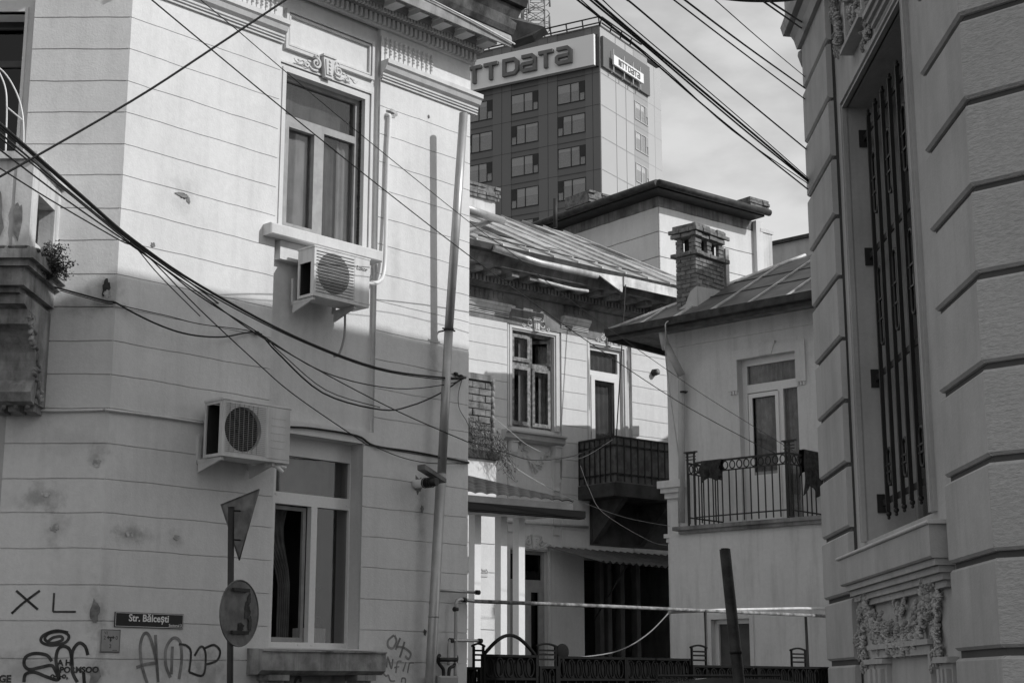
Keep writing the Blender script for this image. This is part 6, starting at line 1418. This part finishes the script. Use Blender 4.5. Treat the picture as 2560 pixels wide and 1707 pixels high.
# pale face
b = MB(); b.box(TR, 0.02, wr1, -.5, .02, 0, zt); b.build('pale_facade', M['tlight'], TT)
wa, wc = TR.u(*z3(1135,700)), TR.u(*z3(1225,800))
b = MB(); b.box(TR, wa, wc, .02, .05, 0, zt); b.build('window_band_panels', M['tlight2'], TT)
b = MB(); b.box(TR, wc, wr2, -.5, .06, 0, zt-.5); b.build('pale_facade', M['tlight'], TT)
b = MB()
for k in range(18): z = wb[0]+whh+.6-fp*k; b.box(TR, 0.1, wr2, .06, .07, z-.018, z+.018)
for f in (.45,.75): b.box(TR, wa*f-.015, wa*f+.015, .02, .065, 0, zt)
b.box(TR, (wc+wr2)/2-.03, (wc+wr2)/2+.03, .06, .071, 0, zt-.5)
b.build('panel_joints', M['tlight2'], TT)
for j, (yt) in enumerate((655,850,1055,1255)):
    z1_ = TR.z(*z3(1135,yt)); z0_ = z1_-whh*.98; b = MB(); b.slab(TR, wa+.1, wc-.1, z0_, z1_, .05, .13, [(wa+.2,wc-.2,z0_+.1,z1_-.1)])
    for f in (.45,.8): x = wa+(wc-wa)*f; b.box(TR, x-.06, x+.06, .05, .129, z0_+.1, z1_-.1)
    f_ = b.build('window', M['tlight'], TT); MB().box(TR, wa+.2, wc-.2, .055, .08, z0_+.1, z1_-.1).build('pane', M['glassd'], f_); MB().box(TR, wa+.21, wc-.21, .051, .054, z0_+.1, z1_-.1).build('interior', M['tlight'], f_); MB().box(TR, wa+.25, wa+(wc-wa)*(.4 if j%2 else .7), .0545, .0548, z1_-.1-whh*.3, z1_-.12).build('blind', M['tsignw'], f_)
    MB().box(TR, wa+(wc-wa)*.82, wc-.2, .055, .14, z0_+whh*.45, z1_-.1).build('dark_vent_panel', M['plate'], f_)
dz1_, dz0_ = TR.z(*z3(920,242)), TR.z(*z3(920,438)); de = TR.u(*z3(1223,540))
MB().box(TR, .1, de, .05, .35, dz0_, dz1_).build('dark_sign_panel', M['tarl'], TT)
sgu0, sgu1 = TR.u(*z3(1006,400),.9), TR.u(*z3(1200,520),.9); gz1, gz0_ = TR.z(*z3(1006,358),.9), TR.z(*z3(1006,420),.9)
sb = MB().box(TR, sgu0, sgu1, .7, .9, gz0_, gz1).build('sign_board', M['tsignw'], TT)
segs, sw = dletters(sgu0+(sgu1-sgu0)*.15, sgu0+(sgu1-sgu0)*.88, gz0_+.17*(gz1-gz0_), gz1-.17*(gz1-gz0_)); letters(TR, segs, .9, .96, sw*.75, sb, 'tarm')
for f in (.05,.4,.7,.95): x = sgu0+(sgu1-sgu0)*f; MB().box(TR, x-.08, x+.08, .35, .69, gz0_-.8, gz0_-.7).box(TR, x-.06, x+.06, .6, .69, gz0_-.8, gz1+.8).build('sign_strut', M['tlight'], sb)
# roof rail
for W_, L_ in ((TL,-wl),(TR,wr2-5)):
    b = MB(); b.tube([W_.p(0,.3,zt+1.0), W_.p(L_,.3,zt+1.0)], .09, 5); b.tube([W_.p(0,.3,zt+.3), W_.p(L_,.3,zt+.3)], .09, 5)
    n_ = int(abs(L_)/1.9)
    for k in range(n_): x = L_*k/n_; b.tube([W_.p(x,.0,zt), W_.p(x,.3,zt+1.05)], .08, 4)
    b.build('roof_rail', M['iron'], TT)
b = MB(); b.box(TR, .02, wr2, -.6, .1, zt, zt+.15) ; b.box(TL, -wl, -.02, -.6, .12, zt+.001, zt+.151); b.build('parapet_cap', M['tarl'], TT)
b = MB(); b.box(TR, .1, wr2-.5, -20, -.6, zt-1, zt-.5); b.build('roof', M['tarl'], TT)
# lattice mast
t = thing('lattice_mast', pt(1340,120,190), 'pale lattice telecom mast on the tower roof', 'mast')
c = pt(1340,110,190); b = MB(); zb_ = c.z-2; ztm = pt(1340,-60,190).z
cor = [Vector((c.x+a*1.15, c.y+d*1.15, 0)) for a, d in ((-1,-1),(1,-1),(1,1),(-1,1))]
for q in cor: b.tube([q+Z*zb_, q+Z*ztm], .09, 5)
n_ = 8; hh = (ztm-zb_)/n_
for k in range(n_):
    za = zb_+k*hh
    for i in range(4):
        p, q = cor[i], cor[(i+1)%4]; b.tube([p+Z*za, q+Z*(za+hh)], .05, 4); b.tube([q+Z*za, p+Z*(za+hh)], .05, 4); b.tube([p+Z*za, q+Z*za], .05, 4)
b.build('lattice', M['acg'], t)
rd = random.Random(2)
for k in range(14):
    b = MB(); a = rd.uniform(0,2*pi); z = rd.uniform(pt(1340,60,190).z, ztm-1); p = Vector((c.x+cos(a)*1.9, c.y+sin(a)*1.9, z)); b.tube([p-Z*1.0, p+Z*1.0], .14, 6); b.tube([p, Vector((c.x+cos(a)*1.1, c.y+sin(a)*1.1, z))], .06, 4); b.build('antenna', M['acg'], t)
b = MB()
for z in (pt(1340,75,190).z, pt(1340,35,190).z, pt(1340,5,190).z): b = MB(); b.tube([Vector((c.x+cos(t_)*1.8, c.y+sin(t_)*1.8, z)) for t_ in [2*pi*i/10 for i in range(11)]], .06, 4); b.build('platform_ring', M['acg'], t)

# ================================================================== terrace across the street and an added shade block (outside the frame; they shade the lower walls)
def block(name, W, u0, u1, o0, o1, h, label):
    t = thing(name, W.p(u0,o1,0), label, 'building'); b = MB(); b.box(W, u0, u1, o0, o1, 0, h); b.build('wall', M['white'], t)
    b = MB(); b.box(W, u0-.2, u1+.2, o0, o1+.25, h, h+.25); b.build('eaves', M['stone'], t)
OPP = Wall(X0, Y0, 43.05+180); 
# facade line 9 m in front of the townhouse wall; u of OPP runs opposite to MA
HB = MA.z(330-.055*690, 690)+6.55
t = thing('facing_terrace', MA.p(5,9,0), 'plain terrace on the other side of the street, outside the picture', 'building')
b = MB(); b.box(MA, 2.6, 7.4, 9, 13, 0, HB); b.box(MA, 7.4, 9.6, 9, 13, 0, HB-.02); b.build('wall', M['small'], t)
t = thing('corner_block', (9.5,24,0), 'tall plain block standing behind the small house, outside the picture', 'building')
AX = Wall(8.2, 23.0, 0); b = MB(); b.box(AX, 0, 2.1, 0, 2, 0, 12.0); b.box(AX, 2.1, 6.5, 0, 2, 0, 9.9); b.build('wall', M['white'], t)  # added block, stepped to set the shade edges on the courtyard house
# parked car, only its roof shows
c0_ = pt(1905,1707,14.0); cx, cy = c0_.x+.0, 14.8
t = thing('parked_car', (cx,cy,0), 'dark car parked before the fence, only its roof line showing at the bottom', 'car')
CWr = Wall(cx, cy, 88); P = CWr.p; ztop = 1.555
b = MB(); side = [(-2.1,.35),(2.1,.35),(2.15,.75),(1.95,.92),(1.15,1.0),(.45,1.5),(.1,ztop-.01),(-.55,ztop),(-1.2,ztop-.07),(-1.9,1.05),(-2.15,.85)]
b.prism([P(u*.9,.85,z) for u, z in side], CWr.N*-1.7); b.build('body', M['paint'], t)
for (a,c_,z0,z1) in ((-1.15,-.45,1.05,1.42),(-.38,.3,1.05,1.42)): MB().box(CWr, a, c_, .85, .856, z0, z1).build('window', M['tinted'], t)
for a in (-1.25,1.25):
    w_ = MB().tube([P(a,.65,.32), P(a,.87,.32)], .32, 20).build('wheel', M['tyre'], t); MB().tube([P(a,.86,.32), P(a,.88,.32)], .2, 14).build('rim', M['zinc'], w_)
b = MB(); b.tube([P(-.9,.5,ztop+.02),P(.2,.5,ztop+.02)], .012, 5); b.build('roof_rail', M['iron'], t)
